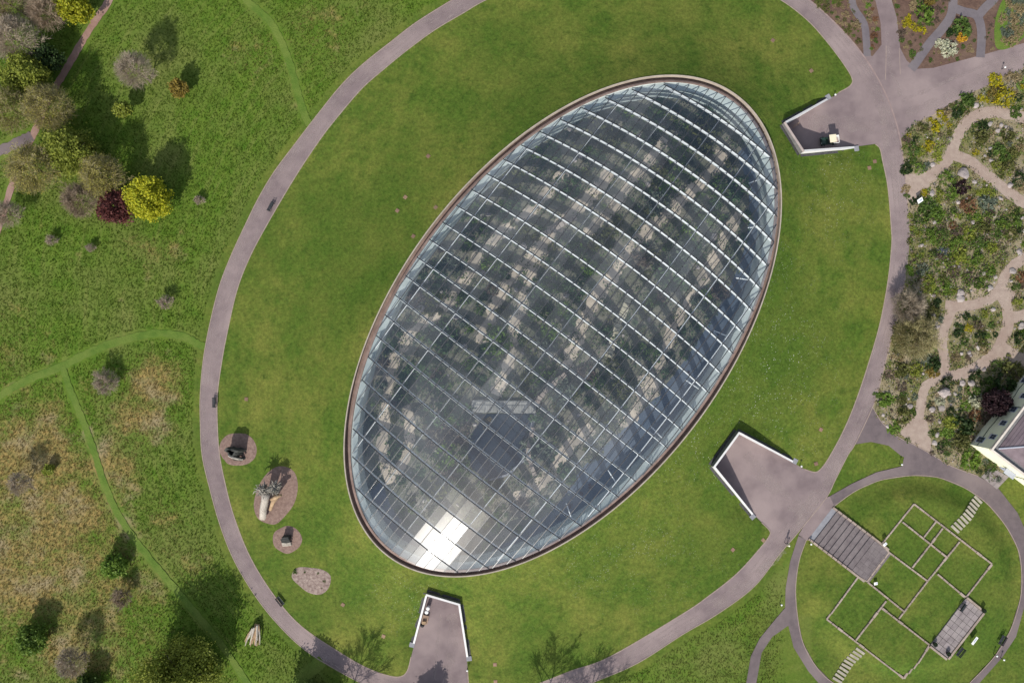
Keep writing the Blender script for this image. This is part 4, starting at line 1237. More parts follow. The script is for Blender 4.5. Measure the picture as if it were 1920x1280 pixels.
tree(312, 566, 13, 1.7, 'bare', 'small pinkish leafless bush near the bend of the mown path', None, 29, twigc='pale', dens=.8)
tree(97, 450, 10, 1.3, 'bare', 'tiny brown leafless bush in the green meadow below the earth track', None, 30, twigc='pale', dens=.8)
tree(171, 464, 8, 1.1, 'bare', 'very small tan leafless bush in the green meadow', None, 31, twigc='pale', dens=.8)
tree(374, 375, 9, 1.0, 'bare', 'low leafless bush in the meadow beside the ring road bench', None, 32, twigc='pale', dens=.8)
tree(1010, 1395, 62, 10.5, 'bare', 'tall leafless tree south of the ring road throwing a branching shadow on the lawn', None, 33, twigc='grey', dens=.06)
tree(1090, 1400, 55, 9.5, 'bare', 'second leafless tree south of the ring road beside the tall one', None, 34, twigc='grey', dens=.06)
tree(640, 1345, 48, 8.5, 'bare', 'leafless tree shading the ring road left of the bin court', None, 35, twigc='grey', dens=.06)
tree(575, 1330, 50, 7.0, 'leafy', 'green tree on the verge outside the ring road below the driftwood pile', 'green', 36)
tree(795, 1335, 28, 5.0, 'leafy', 'round green tree shading the mouth of the bin court', 'green', 37)
tree(1870, 754, 25, 4.5, 'dense', 'dark purple leaved tree against the cream house', 'purple', 38, dens=1.5)
tree(1713, 632, 40, 3.2, 'bare', 'wide tan leafless thicket between the ring road and the gravel loop', 'olive', 39, twigc='tan', budn=1800)
tree(1700, 575, 30, 3.6, 'bare', 'grey leafless shrub throwing twiggy shade on the ring road', None, 40, twigc='grey')

# shrub shapes, shared between copies
NR = np.random.default_rng(5)
SHRUB = []
for i in range(10):
    n = 300
    fl = (0.95, .8, .65, 1.0, .75, .55, .9, .7, .85, .5)[i]
    p = crown_points(n, 1, 1, fl, 26, .16, .0, .55)
    p[:, 2] = np.abs(p[:, 2]) * .95 + .04
    V, F = leaves(p, (.17, .14, .2, .13, .18, .15, .12, .2, .16, .18)[i], .3, .55)
    # short woody stems
    SHRUB.append((V, F))
SH_ME = {}
def shrub_mesh(i, leaf):
    if (i, leaf) not in SH_ME:
        V, F = SHRUB[i]
        SH_ME[(i, leaf)] = to_mesh('shrub', V, F, LF[leaf])
    return SH_ME[(i, leaf)]
# rosettes of long blades
BL = []
for k in range(46):
    az = k * 2.399; el = .25 + 1.1 * (k / 46)
    d = Vector((math.cos(az) * math.cos(el), math.sin(az) * math.cos(el), math.sin(el))); s = Vector((-math.sin(az), math.cos(az), 0)) * .05
    a = Vector((0, 0, .05)); b = a + d * .6; c = a + d * 1.0 + Vector((0, 0, -.18))
    BL.append((a - s, a + s, b + s, b - s)); BL.append((b - s, b + s, c + s * .2, c - s * .2))
BLV = np.array([[tuple(v) for v in q] for q in BL]).reshape(-1, 3); BLF = np.arange(len(BL) * 4).reshape(-1, 4)
def rosette_mesh(leaf):
    if ('r', leaf) not in SH_ME:
        SH_ME[('r', leaf)] = to_mesh('rosette_plant', BLV, BLF, LF[leaf])
    return SH_ME[('r', leaf)]

ROCKS = []
for i in range(7):
    bm = bmesh.new(); bmesh.ops.create_icosphere(bm, subdivisions=2, radius=1)
    rr = random.Random(i + 40)
    cuts = [(Vector((rr.gauss(0, 1), rr.gauss(0, 1), rr.gauss(.3, .8))).normalized(), rr.uniform(.55, .85)) for _ in range(9)]
    for v in bm.verts:
        for nrm, dd in cuts:
            e = v.co.dot(nrm) - dd
            if e > 0: v.co -= nrm * e * .92
        v.co.z = v.co.z * .62 + .25
        v.co += Vector((rr.gauss(0, .03), rr.gauss(0, .03), rr.gauss(0, .03)))
    me = bpy.data.meshes.new('rock'); bm.to_mesh(me); bm.free(); me.materials.append(M['rock'])
    ROCKS.append(me)

GR, GK = 'shrubs of the rock garden', 'boulders of the rock garden'
WR = 'among the boulders of the rock garden'
GI, WI = 'plants under the dome', 'under the glass dome'
def zone_name(x, y, where):
    px, py = px_of(x, y)
    if where == WI:
        d, k = min((dist_poly(np.array([x]), np.array([y]), w, False)[0], i) for i, (w, _) in enumerate(INP_W))
        if d < 3.2:
            return ('by the longest middle sandy path', 'by the western sandy path', 'by the sandy path above the footbridge', 'by the path past the sandstone wall',
                    'by the upper short sandy path', 'by the sandy path along the concourse', 'by the sandy path below the pond', 'by the lower western sandy path')[k] + ' under the dome'
        if dist_poly(np.array([x]), np.array([y]), POND_W)[0] < 4.5: return 'on the bank of the pond under the dome'
        if dist_poly(np.array([x]), np.array([y]), CONC_W)[0] < 3: return 'beside the concourse under the dome'
        return 'deep in the beds under the dome'
    if px > 1786 and px < 1865 and 575 < py < 690: return 'on the island inside the gravel loop'
    if dist_poly(np.array([x]), np.array([y]), OUTER_W)[0] < 2.6: return 'in the rock garden border along the ring road'
    if py < 235 and px < 1930 and px > 1690: return 'between the east road and the upper gravel path'
    if py < 330 and px < 1800: return 'in the triangle of rock garden beside the road junction'
    if py < 380 and px >= 1800: return 'in the rock garden right of the forking gravel paths'
    if px > 1890: return 'in the rock garden beyond the gravel paths'
    if 380 <= py < 560: return 'in the wide bed between the two gravel path systems'
    if py < 400: return 'in the wide bed below the fork of gravel paths'
    if px < 1770 and py < 720: return 'between the ring road and the gravel loop'
    if px < 1725: return 'near the corner of ring road and side path'
    if px > 1840 and py > 690: return 'against the wall of the cream house'
    return 'in the rockery between the gravel loop and the cream house'

CN = {'yellow': 'yellow', 'lime': 'lime green', 'green': 'mid-green', 'dark': 'dark green', 'olive': 'olive', 'red': 'dark red', 'purple': 'purple', 'gold': 'golden',
      'gorse': 'bright yellow flowering', 'white': 'white flowering', 'orange': 'orange flowering', 'rust': 'rusty brown', 'silver': 'silver-grey', 'straw': 'straw-coloured',
      'fresh': 'fresh green', 'bud': 'budding', 'indoor': 'deep green', 'heath': 'pinkish brown', 'blue': 'blue flowered'}
def shrub(px, py, rpx, leaf, where, group, h=.9, i=None, kind='shrub', z=0.0, label=None, xy=None, rock=False):
    r = rpx * CAMH / FPX
    c = W(px, py) if xy is None else Vector((xy[0], xy[1], 0))
    if i is None: i = R.randrange(10)
    nm, ct = {GR: ('shrub', 'shrub'), GI: ('glasshouse_plant', 'plant')}.get(group, ('bedding_plant', 'bedding plant'))
    size = 'tiny ' if r < .38 else 'small ' if r < .65 else '' if r < 1.05 else 'large ' if r < 1.5 else 'very large '
    if where in (WR, WI): where = zone_name(c.x, c.y, where)
    if kind == 'shrub':
        o = link(nm, shrub_mesh(i, leaf), None, (c.x, c.y, c.z + z), R.uniform(0, 6.28), (r * R.uniform(.9, 1.12), r * R.uniform(.9, 1.12), r * h))
        tag(o, label or f'{size}{CN[leaf]} {"shrub" if nm == "shrub" else "bushy plant"} {where}', ct, group if not label else None)
    else:
        o = link('rosette_plant', rosette_mesh(leaf), None, (c.x, c.y, c.z + z), R.uniform(0, 6.28), (r, r, r * h))
        tag(o, label or f'{size}{CN[leaf]} rosette plant {where}', 'plant', group if not label else None)
    return o
def rock(px, py, rpx, where, group, label=None, xy=None, flatn=1.0, z=-.05):
    r = rpx * CAMH / FPX
    c = P(px, py) if xy is None else Vector((xy[0], xy[1], 0))
    size = 'tiny ' if r < .25 else 'small ' if r < .4 else '' if r < .65 else 'large '
    where = zone_name(c.x, c.y, WI if 'dome' in where else WR)
    o = link('rock', R.choice(ROCKS), None, (c.x, c.y, z), R.uniform(0, 6.28), (r * R.uniform(.85, 1.25), r * R.uniform(.75, 1.0), r * flatn * R.uniform(.7, 1.0)))
    return tag(o, label or f'{size}grey pink boulder {where}', 'rock', group if not label else None)

placed = []
def scatter(poly, n, rmin, rmax, fn, avoid=(), avoid_poly=(), sep=.8, tries=60):
    xs = [p[0] for p in poly]; ys = [p[1] for p in poly]
    made = 0
    N = n * tries
    X = NR.uniform(min(xs), max(xs), N); Y = NR.uniform(min(ys), max(ys), N); RR = rmin + (rmax - rmin) * NR.uniform(0, 1, N) ** 2
    ok = pip(X, Y, poly)
    for pl, w in avoid:
        ok &= dist_poly(X, Y, pl, False) > w + RR * .8
    for pl in avoid_poly:
        ok &= ~pip(X, Y, pl)
    for x0, y0, r0 in zip(X[ok], Y[ok], RR[ok]):
        if made >= n: break
        if any((x0 - a) ** 2 + (y0 - b) ** 2 < ((r0 + c) * sep) ** 2 for a, b, c in placed): continue
        placed.append((x0, y0, r0)); fn(x0, y0, r0); made += 1
    return made
PXM = FPX / CAMH
def mark(px, py, rpx):
    c = P(px, py); placed.append((c.x, c.y, rpx / PXM))

# rock garden: what can be picked out in the photograph, then filling
for s in '''1881 184 21 gorse|1862 176 12 gold|1810 192 17 green|1794 211 10 dark|1762 213 8 gorse|1771 223 6 gorse|1745 225 5 gorse|1755 237 10 gorse|1778 236 6 gorse
1741 274 11 gorse|1704 254 5 gorse|1709 280 15 green|1699 304 6 dark|1723 316 11 fresh|1711 300 8 green|1700 264 9 heath|1839 257 16 olive|1843 237 12 dark|1827 235 6 green
1887 253 14 olive|1871 280 13 green|1885 296 11 green|1890 312 13 olive|1899 290 12 olive|1910 337 14 dark|1904 209 12 green|1772 333 14 fresh|1780 363 14 fresh|1802 351 15 purple
1816 385 16 rust|1849 383 17 silver|1836 362 7 lime|1741 385 15 green|1727 406 16 green|1757 402 16 fresh|1749 475 8 dark|1768 520 9 olive|1725 503 14 silver|1786 422 9 rust
1855 505 10 fresh|1904 538 9 green|1914 520 11 rust|1906 566 10 lime|1910 633 12 dark|1715 583 14 dark|1747 587 17 olive|1811 593 8 dark|1816 615 10 gorse|1793 626 8 dark
1808 639 9 green|1837 628 10 dark|1859 610 7 green|1843 642 10 olive|1846 588 8 lime|1749 682 14 dark|1749 698 12 gold|1690 693 16 olive|1714 691 14 lime|1668 700 10 heath
1690 724 12 heath|1660 748 14 fresh|1692 781 16 olive|1711 772 7 green|1776 717 14 dark|1826 704 13 dark|1763 753 9 white|1830 752 15 white|1828 778 13 rust|1782 772 9 dark
1780 791 13 lime|1776 812 14 fresh|1806 797 19 dark|1800 823 17 olive|1896 692 22 olive|1854 720 14 green|1880 717 19 dark|1818 862 20 fresh|1804 838 13 olive|1850 741 10 dark
1765 445 15 green|1790 455 14 fresh|1815 440 13 lime|1835 455 14 green|1845 425 13 olive|1800 480 15 lime|1830 485 14 fresh|1745 440 13 fresh|1860 465 12 lime|1740 525 12 lime
1790 510 13 heath|1815 520 12 heath|1835 530 11 green|1770 545 10 fresh|1795 435 12 heath|1770 470 10 blue|1866 440 12 green|1880 420 14 fresh|1895 440 13 olive|1905 405 13 green'''.replace('\n', '|').split('|'):
    a, b, c, l = s.split()
    a, b, c = float(a), float(b), float(c)
    hh = {'gorse': .8, 'dark': 1.0, 'white': 1.1, 'heath': .4, 'blue': .4}.get(l, .7)
    lab = {(1830, 752): 'large white flowering shrub beside the dark purple tree by the house', (1763, 753): 'small white flowering shrub above a pale boulder',
           (1881, 184): 'largest bright yellow flowering bush beside the east road', (1818, 862): 'low spreading fresh green bush at the corner of the cream house'}.get((int(a), int(b)))
    shrub(a, b, c, l, WR, GR, hh, label=lab); mark(a, b, c * .85)
for a, b, c in ((1855, 233, 7), (1780, 261, 5), (1748, 309, 6), (1806, 326, 12), (1827, 341, 5), (1858, 302, 6), (1875, 373, 6), (1894, 347, 6), (1829, 199, 7), (1747, 363, 6),
                (1800, 549, 8), (1855, 540, 8), (1867, 520, 5), (1800, 560, 8), (1912, 473, 7), (1898, 508, 7), (1914, 611, 8), (1862, 580, 6), (1802, 663, 5), (1817, 661, 5),
                (1706, 761, 6), (1769, 735, 12), (1804, 718, 7), (1819, 718, 9), (1747, 768, 7), (1765, 765, 8), (1790, 738, 5), (1757, 815, 6), (1752, 830, 6), (1761, 790, 5),
                (1778, 738, 5), (1830, 690, 6), (1845, 693, 6), (1757, 613, 5), (1756, 606, 5), (1750, 592, 5), (1871, 245, 6), (1885, 238, 5)):
    rock(a, b, c, 'among the shrubs of the rock garden', GK); mark(a, b, c * .8)
ROCK_W = wxy(ROCKBED)
VIS = wxy([(1640, 120), (1935, 120), (1935, 905), (1640, 905)])
HOUSE_KEEP = wxy([(1818, 836), (1925, 696), (2040, 800), (1930, 930)])
NR = np.random.default_rng(21)
sandpoly = [wxy([(1686, 812), (1708, 786), (1724, 776), (1738, 790), (1749, 845), (1745, 849), (1713, 832)]), wxy([(1700, 338), (1738, 330), (1742, 348), (1722, 365), (1708, 382), (1701, 380)]), HOUSE_KEEP]
def zone_leaf(x0, y0):
    px, py = px_of(x0, y0)
    if 395 < py < 565 and px < 1880:
        return R.choice(['green', 'fresh', 'fresh', 'lime', 'green', 'olive', 'heath', 'lime'])
    if 600 < py < 760 and px < 1770:
        return R.choice(['olive', 'straw', 'olive', 'silver', 'green', 'dark', 'straw'])
    if py < 400:
        return R.choice(['olive', 'green', 'heath', 'dark', 'straw', 'silver', 'lime', 'gorse'])
    return R.choice(['olive', 'green', 'dark', 'straw', 'heath', 'silver', 'fresh', 'dark'])
BEDV = [p for p in ROCK_W]
def fill_shrub(x0, y0, r0):
    shrub(0, 0, r0 * PXM * 1.1, zone_leaf(x0, y0), WR, GR, R.uniform(.4, .9), xy=(x0, y0))
def fill_rock(x0, y0, r0):
    rock(0, 0, r0 * PXM, 'among the shrubs of the rock garden', GK, xy=(x0, y0))
CLIPBED = [(min(a, P(1930, 0).x), b) for a, b in ROCK_W]
scatter(CLIPBED, 125, .45, 1.3, fill_shrub, PATH_AVOID, sandpoly, .78)
scatter(CLIPBED, 135, .16, .5, fill_rock, PATH_AVOID, sandpoly, .7)
scatter(CLIPBED, 70, .22, .5, fill_shrub, PATH_AVOID, sandpoly, .7)

def cover(poly, n, leafs, label, avoid, avoid_poly, name='ground_cover', z0=.01, hmax=.22, size=.12, per=9, spread=.28):
    xs = [p[0] for p in poly]; ys = [p[1] for p in poly]
    X = NR.uniform(min(xs), max(xs), n * 6); Y = NR.uniform(min(ys), max(ys), n * 6)
    ok = pip(X, Y, poly)
    for pl, w in avoid: ok &= dist_poly(X, Y, pl, False) > w + .05
    for pl in avoid_poly: ok &= ~pip(X, Y, pl)
    X = X[ok][:n]; Y = Y[ok][:n]
    lab = NR.integers(0, len(leafs), len(X))
    for i, lf in enumerate(leafs):
        x_ = np.repeat(X[lab == i], per); y_ = np.repeat(Y[lab == i], per)
        p = np.stack([x_ + NR.normal(0, spread, x_.size), y_ + NR.normal(0, spread, x_.size), z0 + NR.uniform(0, hmax, x_.size)], 1)
        V, F = leaves(p, size, .6, .6)
        tag(link(name, to_mesh(name, V, F, LF[lf])), CN[lf] + ' ' + label, 'ground cover', kind='stuff')
def pebbles(poly, n, label, avoid, avoid_poly, m, r0=.05, r1=.17, z0=.0):
    xs = [p[0] for p in poly]; ys = [p[1] for p in poly]
    X = NR.uniform(min(xs), max(xs), n * 5); Y = NR.uniform(min(ys), max(ys), n * 5)
    ok = pip(X, Y, poly)
    for pl, w in avoid: ok &= dist_poly(X, Y, pl, False) > w - .1
    for pl in avoid_poly: ok &= ~pip(X, Y, pl)
    X = X[ok][:n]; Y = Y[ok][:n]; k = len(X)
    base = np.array([(1, 0, 0), (0, 1, 0), (-1, 0, 0), (0, -1, 0), (.1, .1, .8), (0, 0, -.4)], float)
    s = r0 + (r1 - r0) * NR.uniform(0, 1, (k, 1, 1)) ** 2
    V = base[None] * s * NR.uniform(.6, 1.3, (k, 6, 3)) + np.stack([X, Y, np.full(k, z0)], 1)[:, None, :]
    f = np.array([(0, 1, 4), (1, 2, 4), (2, 3, 4), (3, 0, 4), (1, 0, 5), (2, 1, 5), (3, 2, 5), (0, 3, 5)])
    F = (np.arange(k)[:, None, None] * 6 + f[None]).reshape(-1, 3)
    tag(link('pebbles', to_mesh('pebbles', V.reshape(-1, 3), F, m)), label, 'pebbles', kind='stuff')
NR = np.random.default_rng(44)
cover(CLIPBED, 2600, ['olive', 'green', 'fresh', 'straw', 'heath', 'dark', 'lime', 'straw'], 'low plants covering the rock garden ground', PATH_AVOID, sandpoly)
cover(wxy([(1706, 395), (1880, 395), (1895, 470), (1850, 540), (1760, 560), (1706, 560)]), 420, ['fresh', 'green', 'lime', 'fresh', 'heath'], 'low leafy carpet in the wide rock garden bed', PATH_AVOID, sandpoly, hmax=.4, size=.15)
pebbles(CLIPBED, 5200, 'loose pale stones strewn over the rock garden ground', PATH_AVOID, sandpoly, M['rock'])

# flower beds in the top corner
GB_, WB_ = 'plants of the brown flower beds', 'in the brown flower beds by the forking roads'
for a, b, c, l, h, lab in ((1727, 31, 18, 'fresh', .8, 'dense round green shrub beside the row of bright yellow flower clumps'),
                           (1703, 35, 7, 'gorse', .6, None), (1699, 45, 8, 'gorse', .6, None), (1709, 47, 8, 'gorse', .6, None), (1716, 53, 8, 'gorse', .6, None), (1729, 58, 9, 'gorse', .6, None),
                           (1743, 2, 10, 'gold', .6, 'golden shrub at the top edge of the flower bed'), (1779, 93, 17, 'white', .8, 'broad white flowering shrub in the bed between two grey paths'),
                           (1763, 84, 10, 'white', .8, 'smaller white flowering shrub touching the broad white one'), (1804, 70, 9, 'orange', .9, 'orange-yellow flowering shrub beside the broad white shrub'),
                           (1802, 52, 18, 'green', .7, 'wide green shrub above the orange-yellow flowering shrub'), (1786, 62, 12, 'dark', .6, 'dark green shrub beside the broad white shrub')):
    o = shrub(a, b, c, l, 'in the row beside the round green shrub', 'row of yellow flower clumps', h, label=lab); mark(a, b, c * .9)
beds = [wxy([(1522, -5), (1576, 48), (1618, 96), (1611, 50), (1592, -5)]), wxy([(1612, -5), (1630, 60), (1632, 98), (1648, 84), (1640, -5)]),
        wxy([(1676, -5), (1692, 90), (1712, 118), (1742, 70), (1776, 20), (1776, -5)]), wxy([(1733, 122), (1790, 40), (1826, 40), (1829, 105), (1750, 124)]),
        wxy([(1846, 102), (1849, 40), (1880, -5), (1862, -5), (1868, 60), (1866, 96)]), wxy([(1796, -5), (1834, 18), (1852, -5)])]
def bed_fn(pal, hh, wb='in the brown flower beds by the forking roads'):
    def fn(x0, y0, r0):
        shrub(0, 0, r0 * PXM * 1.1, R.choice(pal), wb, GB_, hh, xy=(x0, y0))
    return fn
NR = np.random.default_rng(8)
scatter(beds[0], 42, .2, .75, bed_fn(['straw', 'olive', 'fresh', 'green', 'straw', 'olive'], .5, 'in the wedge bed beside the ring road'), sep=.75)
scatter(beds[1], 20, .2, .6, bed_fn(['straw', 'green', 'fresh', 'rust'], .5, 'in the narrow bed beside the north road'), sep=.75)
scatter(beds[2], 46, .2, .8, bed_fn(['olive', 'green', 'heath', 'straw', 'green'], .45, 'in the bed with the yellow clumps'), sep=.75)
scatter(beds[3], 20, .15, .5, bed_fn(['straw', 'green', 'olive'], .45, 'in the bed with the broad white shrub'), sep=.75)
scatter(beds[4], 12, .15, .35, bed_fn(['straw', 'heath', 'green'], .45, 'in the strip bed beside the turf border'), sep=.75)
# bed of straw-coloured grasses with a turf border
TURF = smooth([(1868, 30), (1880, 0), (1900, -18), (1925, -10), (1935, 40), (1915, 75), (1888, 92), (1868, 90), (1864, 60)], 4, True)
o = flat('turf_border', wxy(TURF), 0.03, M['mownpath'])
NR = np.random.default_rng(9)
STR = wxy(smooth([(1878, 30), (1888, 5), (1905, -8), (1922, 10), (1922, 45), (1905, 70), (1885, 84), (1876, 60)], 4, True))
def sfn(x0, y0, r0):
    shrub(0, 0, r0 * PXM * 1.2, R.choice(['straw', 'straw', 'straw', 'silver']), 'in the turf-edged bed beside the east road', 'straw grasses in the turf-edged bed', .6, xy=(x0, y0))
scatter(STR, 40, .4, .9, sfn, sep=.55)
o = flat('turf_border', wxy(smooth([(1905, 160), (1925, 140), (1960, 130), (1960, 170), (1925, 178)], 4, True)), 0.035, M['mownpath'])

# planting inside the glasshouse
NR = np.random.default_rng(33)
placed.clear()
GI, WI = 'plants under the dome', 'under the glass dome'
INW = ell(-1.4)
def in_fn(x0, y0, r0):
    if R.random() < .13:
        shrub(0, 0, r0 * PXM * 1.15, R.choice(['silver', 'indoor', 'fresh']), WI, GI, .9, kind='rosette', xy=(x0, y0), z=.04)
    else:
        shrub(0, 0, r0 * PXM * 1.15, R.choice(['indoor', 'indoor', 'green', 'dark', 'olive', 'silver', 'green', 'indoor', 'indoor', 'fresh', 'olive', 'heath']), WI, GI, R.uniform(.55, 1.3), xy=(x0, y0), z=.04)
BRW = wxy([(878, 745), (1012, 745), (1012, 778), (878, 778)])
scatter(INW, 285, .75, 2.3, in_fn, [(p, w * .30) for p, w in INP_W], [CONC_W, POND_W, BRW], .62)
def in_rock(x0, y0, r0):
    rock(0, 0, r0 * PXM, 'in the beds under the dome', 'boulders under the dome', xy=(x0, y0), z=0)
scatter(INW, 60, .25, .8, in_rock, [(p, w * .9) for p, w in INP_W], [CONC_W, POND_W, BRW], .7)
for a, b, c, l in ((1302, 640, 5, 'red'), (1290, 700, 4, 'red'), (1107, 912, 5, 'red'), (1090, 925, 4, 'red'), (1067, 948, 5, 'red'), (1046, 970, 4, 'red')):
    shrub(a, b, c, l, 'standing on the blue-grey concourse under the dome', 'red plants on the concourse', 1.1, z=.04)
for a, b, c in ((912, 800, 7), (908, 790, 6), (918, 786, 5)):
    shrub(a, b, c, 'straw', 'at the edge of the dark pond under the dome', 'straw plants by the pond', .8, z=.06)

NR = np.random.default_rng(45)
cover(INW, 1900, ['indoor', 'green', 'indoor', 'olive', 'indoor', 'silver'], 'low plants covering the beds under the dome', [(p, w * .25) for p, w in INP_W], [CONC_W, POND_W, BRW], z0=.05, hmax=.5, size=.17, spread=.45)
# ------------------------------------------------------------------ the cream house
H0 = W(1818.6, 833)
ea = Vector((0.603, 0.798, 0)); eb = Vector((0.798, -0.603, 0))
HL, HB, HE = 24.0, 15.0, 5.3
hs = empty('house', (H0.x, H0.y, 0.0)); tag(hs, 'cream rendered house with purple slate hipped roof beside the rock garden', 'house')
def hp(a, b, z=0.0):
    p = Vector((H0.x, H0.y, 0)) + ea * a + eb * b
    return Vector((p.x, p.y, z))
def hquad(a0, a1, b0, b1):
    return [tuple(hp(a, b))[:2] for a, b in ((a0, b0), (a1, b0), (a1, b1), (a0, b1))]
rz = math.atan2(ea.y, ea.x)
wall = MB().prism(hquad(0, HL, 0, HB), -0.05, HE - .02).build('wall', M['cream'], hs, True)
# cornice with dentils, gutter, slate roof
cor = MB()
for q in ((-.28, HL + .28, -.28, .02), (-.28, HL + .28, HB - .02, HB + .28), (-.28, .02, .021, HB - .021), (HL - .02, HL + .28, .021, HB - .021)):
    cor.prism(hquad(*q), HE, HE + .16)
cor = cor.build('cornice', M['cornice'], hs, True)
for k in range(62):
    a = .1 + k * .39
    if a < HL:
        c = hp(a, -.17, HE + .30)
        MB().box(c, (.17, .18, .26), rz).build('dentil', M['cornice'], cor, True)
for k in range(38):
    b = .1 + k * .39
    if b < HB:
        c = hp(-.17, b, HE + .30)
        MB().box(c, (.18, .17, .26), rz).build('dentil', M['cornice'], cor, True)
pr = MB()
pr.prism(hquad(-.34, HL + .34, -.34, -.02), HE + .44, HE + .52).prism(hquad(-.34, -.02, -.019, HB), HE + .44, HE + .52)
pr.build('parapet_cap', M['cornice'], hs, True)
MB().prism(hquad(.02, HL - .02, .02, HB - .02), HE - .01, HE + .06).build('roof_gutter', M['walldark'], hs, True)
ev, rd = HE + .1, 4.2
i0 = .75
r = MB()
E = [hp(i0, i0, ev), hp(HL - i0, i0, ev), hp(HL - i0, HB - i0, ev), hp(i0, HB - i0, ev)]
mid = HB / 2; rr_ = mid - i0
T0, T1 = hp(i0 + rr_, mid, ev + 2.9), hp(HL - i0 - rr_, mid, ev + 2.9)
r.add(E + [T0, T1], [(0, 1, 5, 4), (1, 2, 5), (2, 3, 4, 5), (3, 0, 4), (3, 2, 1, 0)])
roof = r.build('roof', M['slate'], hs, True)
# slate courses stand a little proud of each other
for side in range(2):
    A, B, C, D = (E[0], E[1], T1, T0) if side == 0 else (E[3], E[0], T0, T0)
    n = Vector((B - A)).cross(D - A).normalized()
    if n.z < 0: n = -n
    for k in range(15):
        f0, f1 = k / 15, (k + 1) / 15
        q = [A.lerp(D, f0), B.lerp(C, f0), B.lerp(C, f1), A.lerp(D, f1)]
        if (q[0] - q[1]).length < .3 : continue
        m_ = MB(); V = [q[0] + n * .05, q[1] + n * .05, q[2] + n * .012, q[3] + n * .012, q[0], q[1]]
        m_.add(V, [(0, 1, 2, 3), (4, 5, 1, 0)])
        m_.build('slate_course', M['slate'], roof, True)
for a, b in ((E[0], T0), (E[1], T1), (T0, T1), (E[3], T0)):
    MB().tube([a + Vector((0, 0, .06)), b + Vector((0, 0, .06))], .12, 6).build('ridge', M['lead'], roof, True)
def window(side, s, z0, w, h):
    """side 0: the long wall towards the rock garden, side 1: the sunny short wall"""
    ang = rz if side == 0 else rz - math.pi / 2
    c = hp(s, -.02, z0 + h / 2) if side == 0 else hp(-.02, s, z0 + h / 2)
    out = -eb if side == 0 else -ea
    fr = MB().box(c, (w + .16, .10, h + .16), ang).build('window', M['frame'], hs, True)
    for dx in (-1, 1):
        for dz_ in (-1, 1):
            t_ = (ea if side == 0 else eb)
            q = c + t_ * (dx * w / 4) + Vector((0, 0, dz_ * h / 4)) + out * .045
            MB().box(q, (w / 2 - .05, .03, h / 2 - .05), ang).build('pane', M['glassdark'], fr, True)
    sl_ = c + out * .09 + Vector((0, 0, -h / 2 - .12))
    MB().box(sl_, (w + .3, .2, .07), ang).build('sill', M['cornice'], fr, True)
for k in range(7):
    window(0, 2.3 + k * 2.85, 3.15, .85, 1.15)
for s in (1.3, 9.0, 14.0): window(0, s, .85, 1.0, 1.5)
for s in (9.5, 12.5): window(1, s, 3.0, .9, 1.2)
dr = MB().box(hp(-.03, 6.8, 1.05), (1.1, .1, 2.1), rz - math.pi / 2).build('door', M['frame'], hs, True)
MB().box(hp(-.1, 6.4, 1.0), (.05, .05, .25), rz).build('handle', M['black'], dr, True)
mb = MB(); mb.box(hp(-.55, 6.8, 2.45), (1.0, 2.0, .08), rz)
for s in (6.0, 7.6): mb.tube([hp(-.05, s, 1.95), hp(-.9, s, 2.4)], .03, 6)
mb.build('porch_canopy', M['lead'], hs, True)
pp = [hp(-.0 + k * 1.2, -.09, 1.75 + .12 * math.sin(k * 1.7) + .08 * math.sin(k * 3.1)) for k in range(20)]
MB().tube(pp, .045, 6).build('cable', M['pipe'], hs, True)
MB().tube([hp(8.5, -.1, 0), hp(8.5, -.1, HE)], .055, 8).build('downpipe', M['pipe'], hs, True)
MB().tube([hp(-.1, 8.6, 0), hp(-.1, 8.6, HE)], .05, 8).build('downpipe', M['pipe'], hs, True)
# flagstones before the door
fl = empty('flagstone_apron', P(1862, 898, 0.0)); tag(fl, 'small flagstone apron between the cream house door and the garden path', 'paving')
q0, q1, q2, q3 = [P(*c) for c in ((1858, 876), (1892, 893), (1869, 917), (1839, 893))]
for i in range(4):
    for j in range(3):
        f = lambda u, v: q0.lerp(q1, u).lerp(q3.lerp(q2, u), v)
        lp = [tuple(f(u, v))[:2] for u, v in ((i / 4 + .006, j / 3 + .006), ((i + 1) / 4 - .006, j / 3 + .006), ((i + 1) / 4 - .006, (j + 1) / 3 - .006), (i / 4 + .006, (j + 1) / 3 - .006))]
        MB().prism(lp, -.03, .05 + R.uniform(0, .012)).build('flagstone', M['flag'], fl, True)

# ------------------------------------------------------------------ raised garden: stairs, foundations, terrace
def tz(p): return float(terrain(p.x, p.y))
st = empty('garden_stairs', ST0); tag(st, 'wide flight of worn stone steps up from the ring road to the raised garden', 'stairs')
sn = Vector((-SD.y, SD.x, 0))
half = 3.22
NS = 8
run = SLEN / NS
ang = math.atan2(SD.y, SD.x)
for k in range(-1, NS):
    zt = 0.035 if k < 0 else 0.05 - (k + 1) * (DROP / NS)
    c = ST0 + SD * ((k + .5) * run)
    MB().box((c.x, c.y, zt - .25), (run - .004, half * 2, .5), ang).build('tread', M['tread'] if k >= 0 else M['slabgrey'], st, True)
for s in (-1, 1):
    for k in range(-1, NS + 3):
        zt = 0.20 - max(0, min(NS, k + 1)) * (DROP / NS)
        c = ST0 + SD * ((k + .5) * run) + sn * (s * (half + .19))
        MB().box((c.x, c.y, zt - .35), (run - .01, .34, .7), ang).build('side_kerb', M['stone'], st, True)
ld = empty('stair_landing', W(1630, 1050)); tag(ld, 'square paved landing at the head of the garden stairs', 'paving')
lz = -DROP + .10
L0 = ST0 + SD * (SLEN + .02)
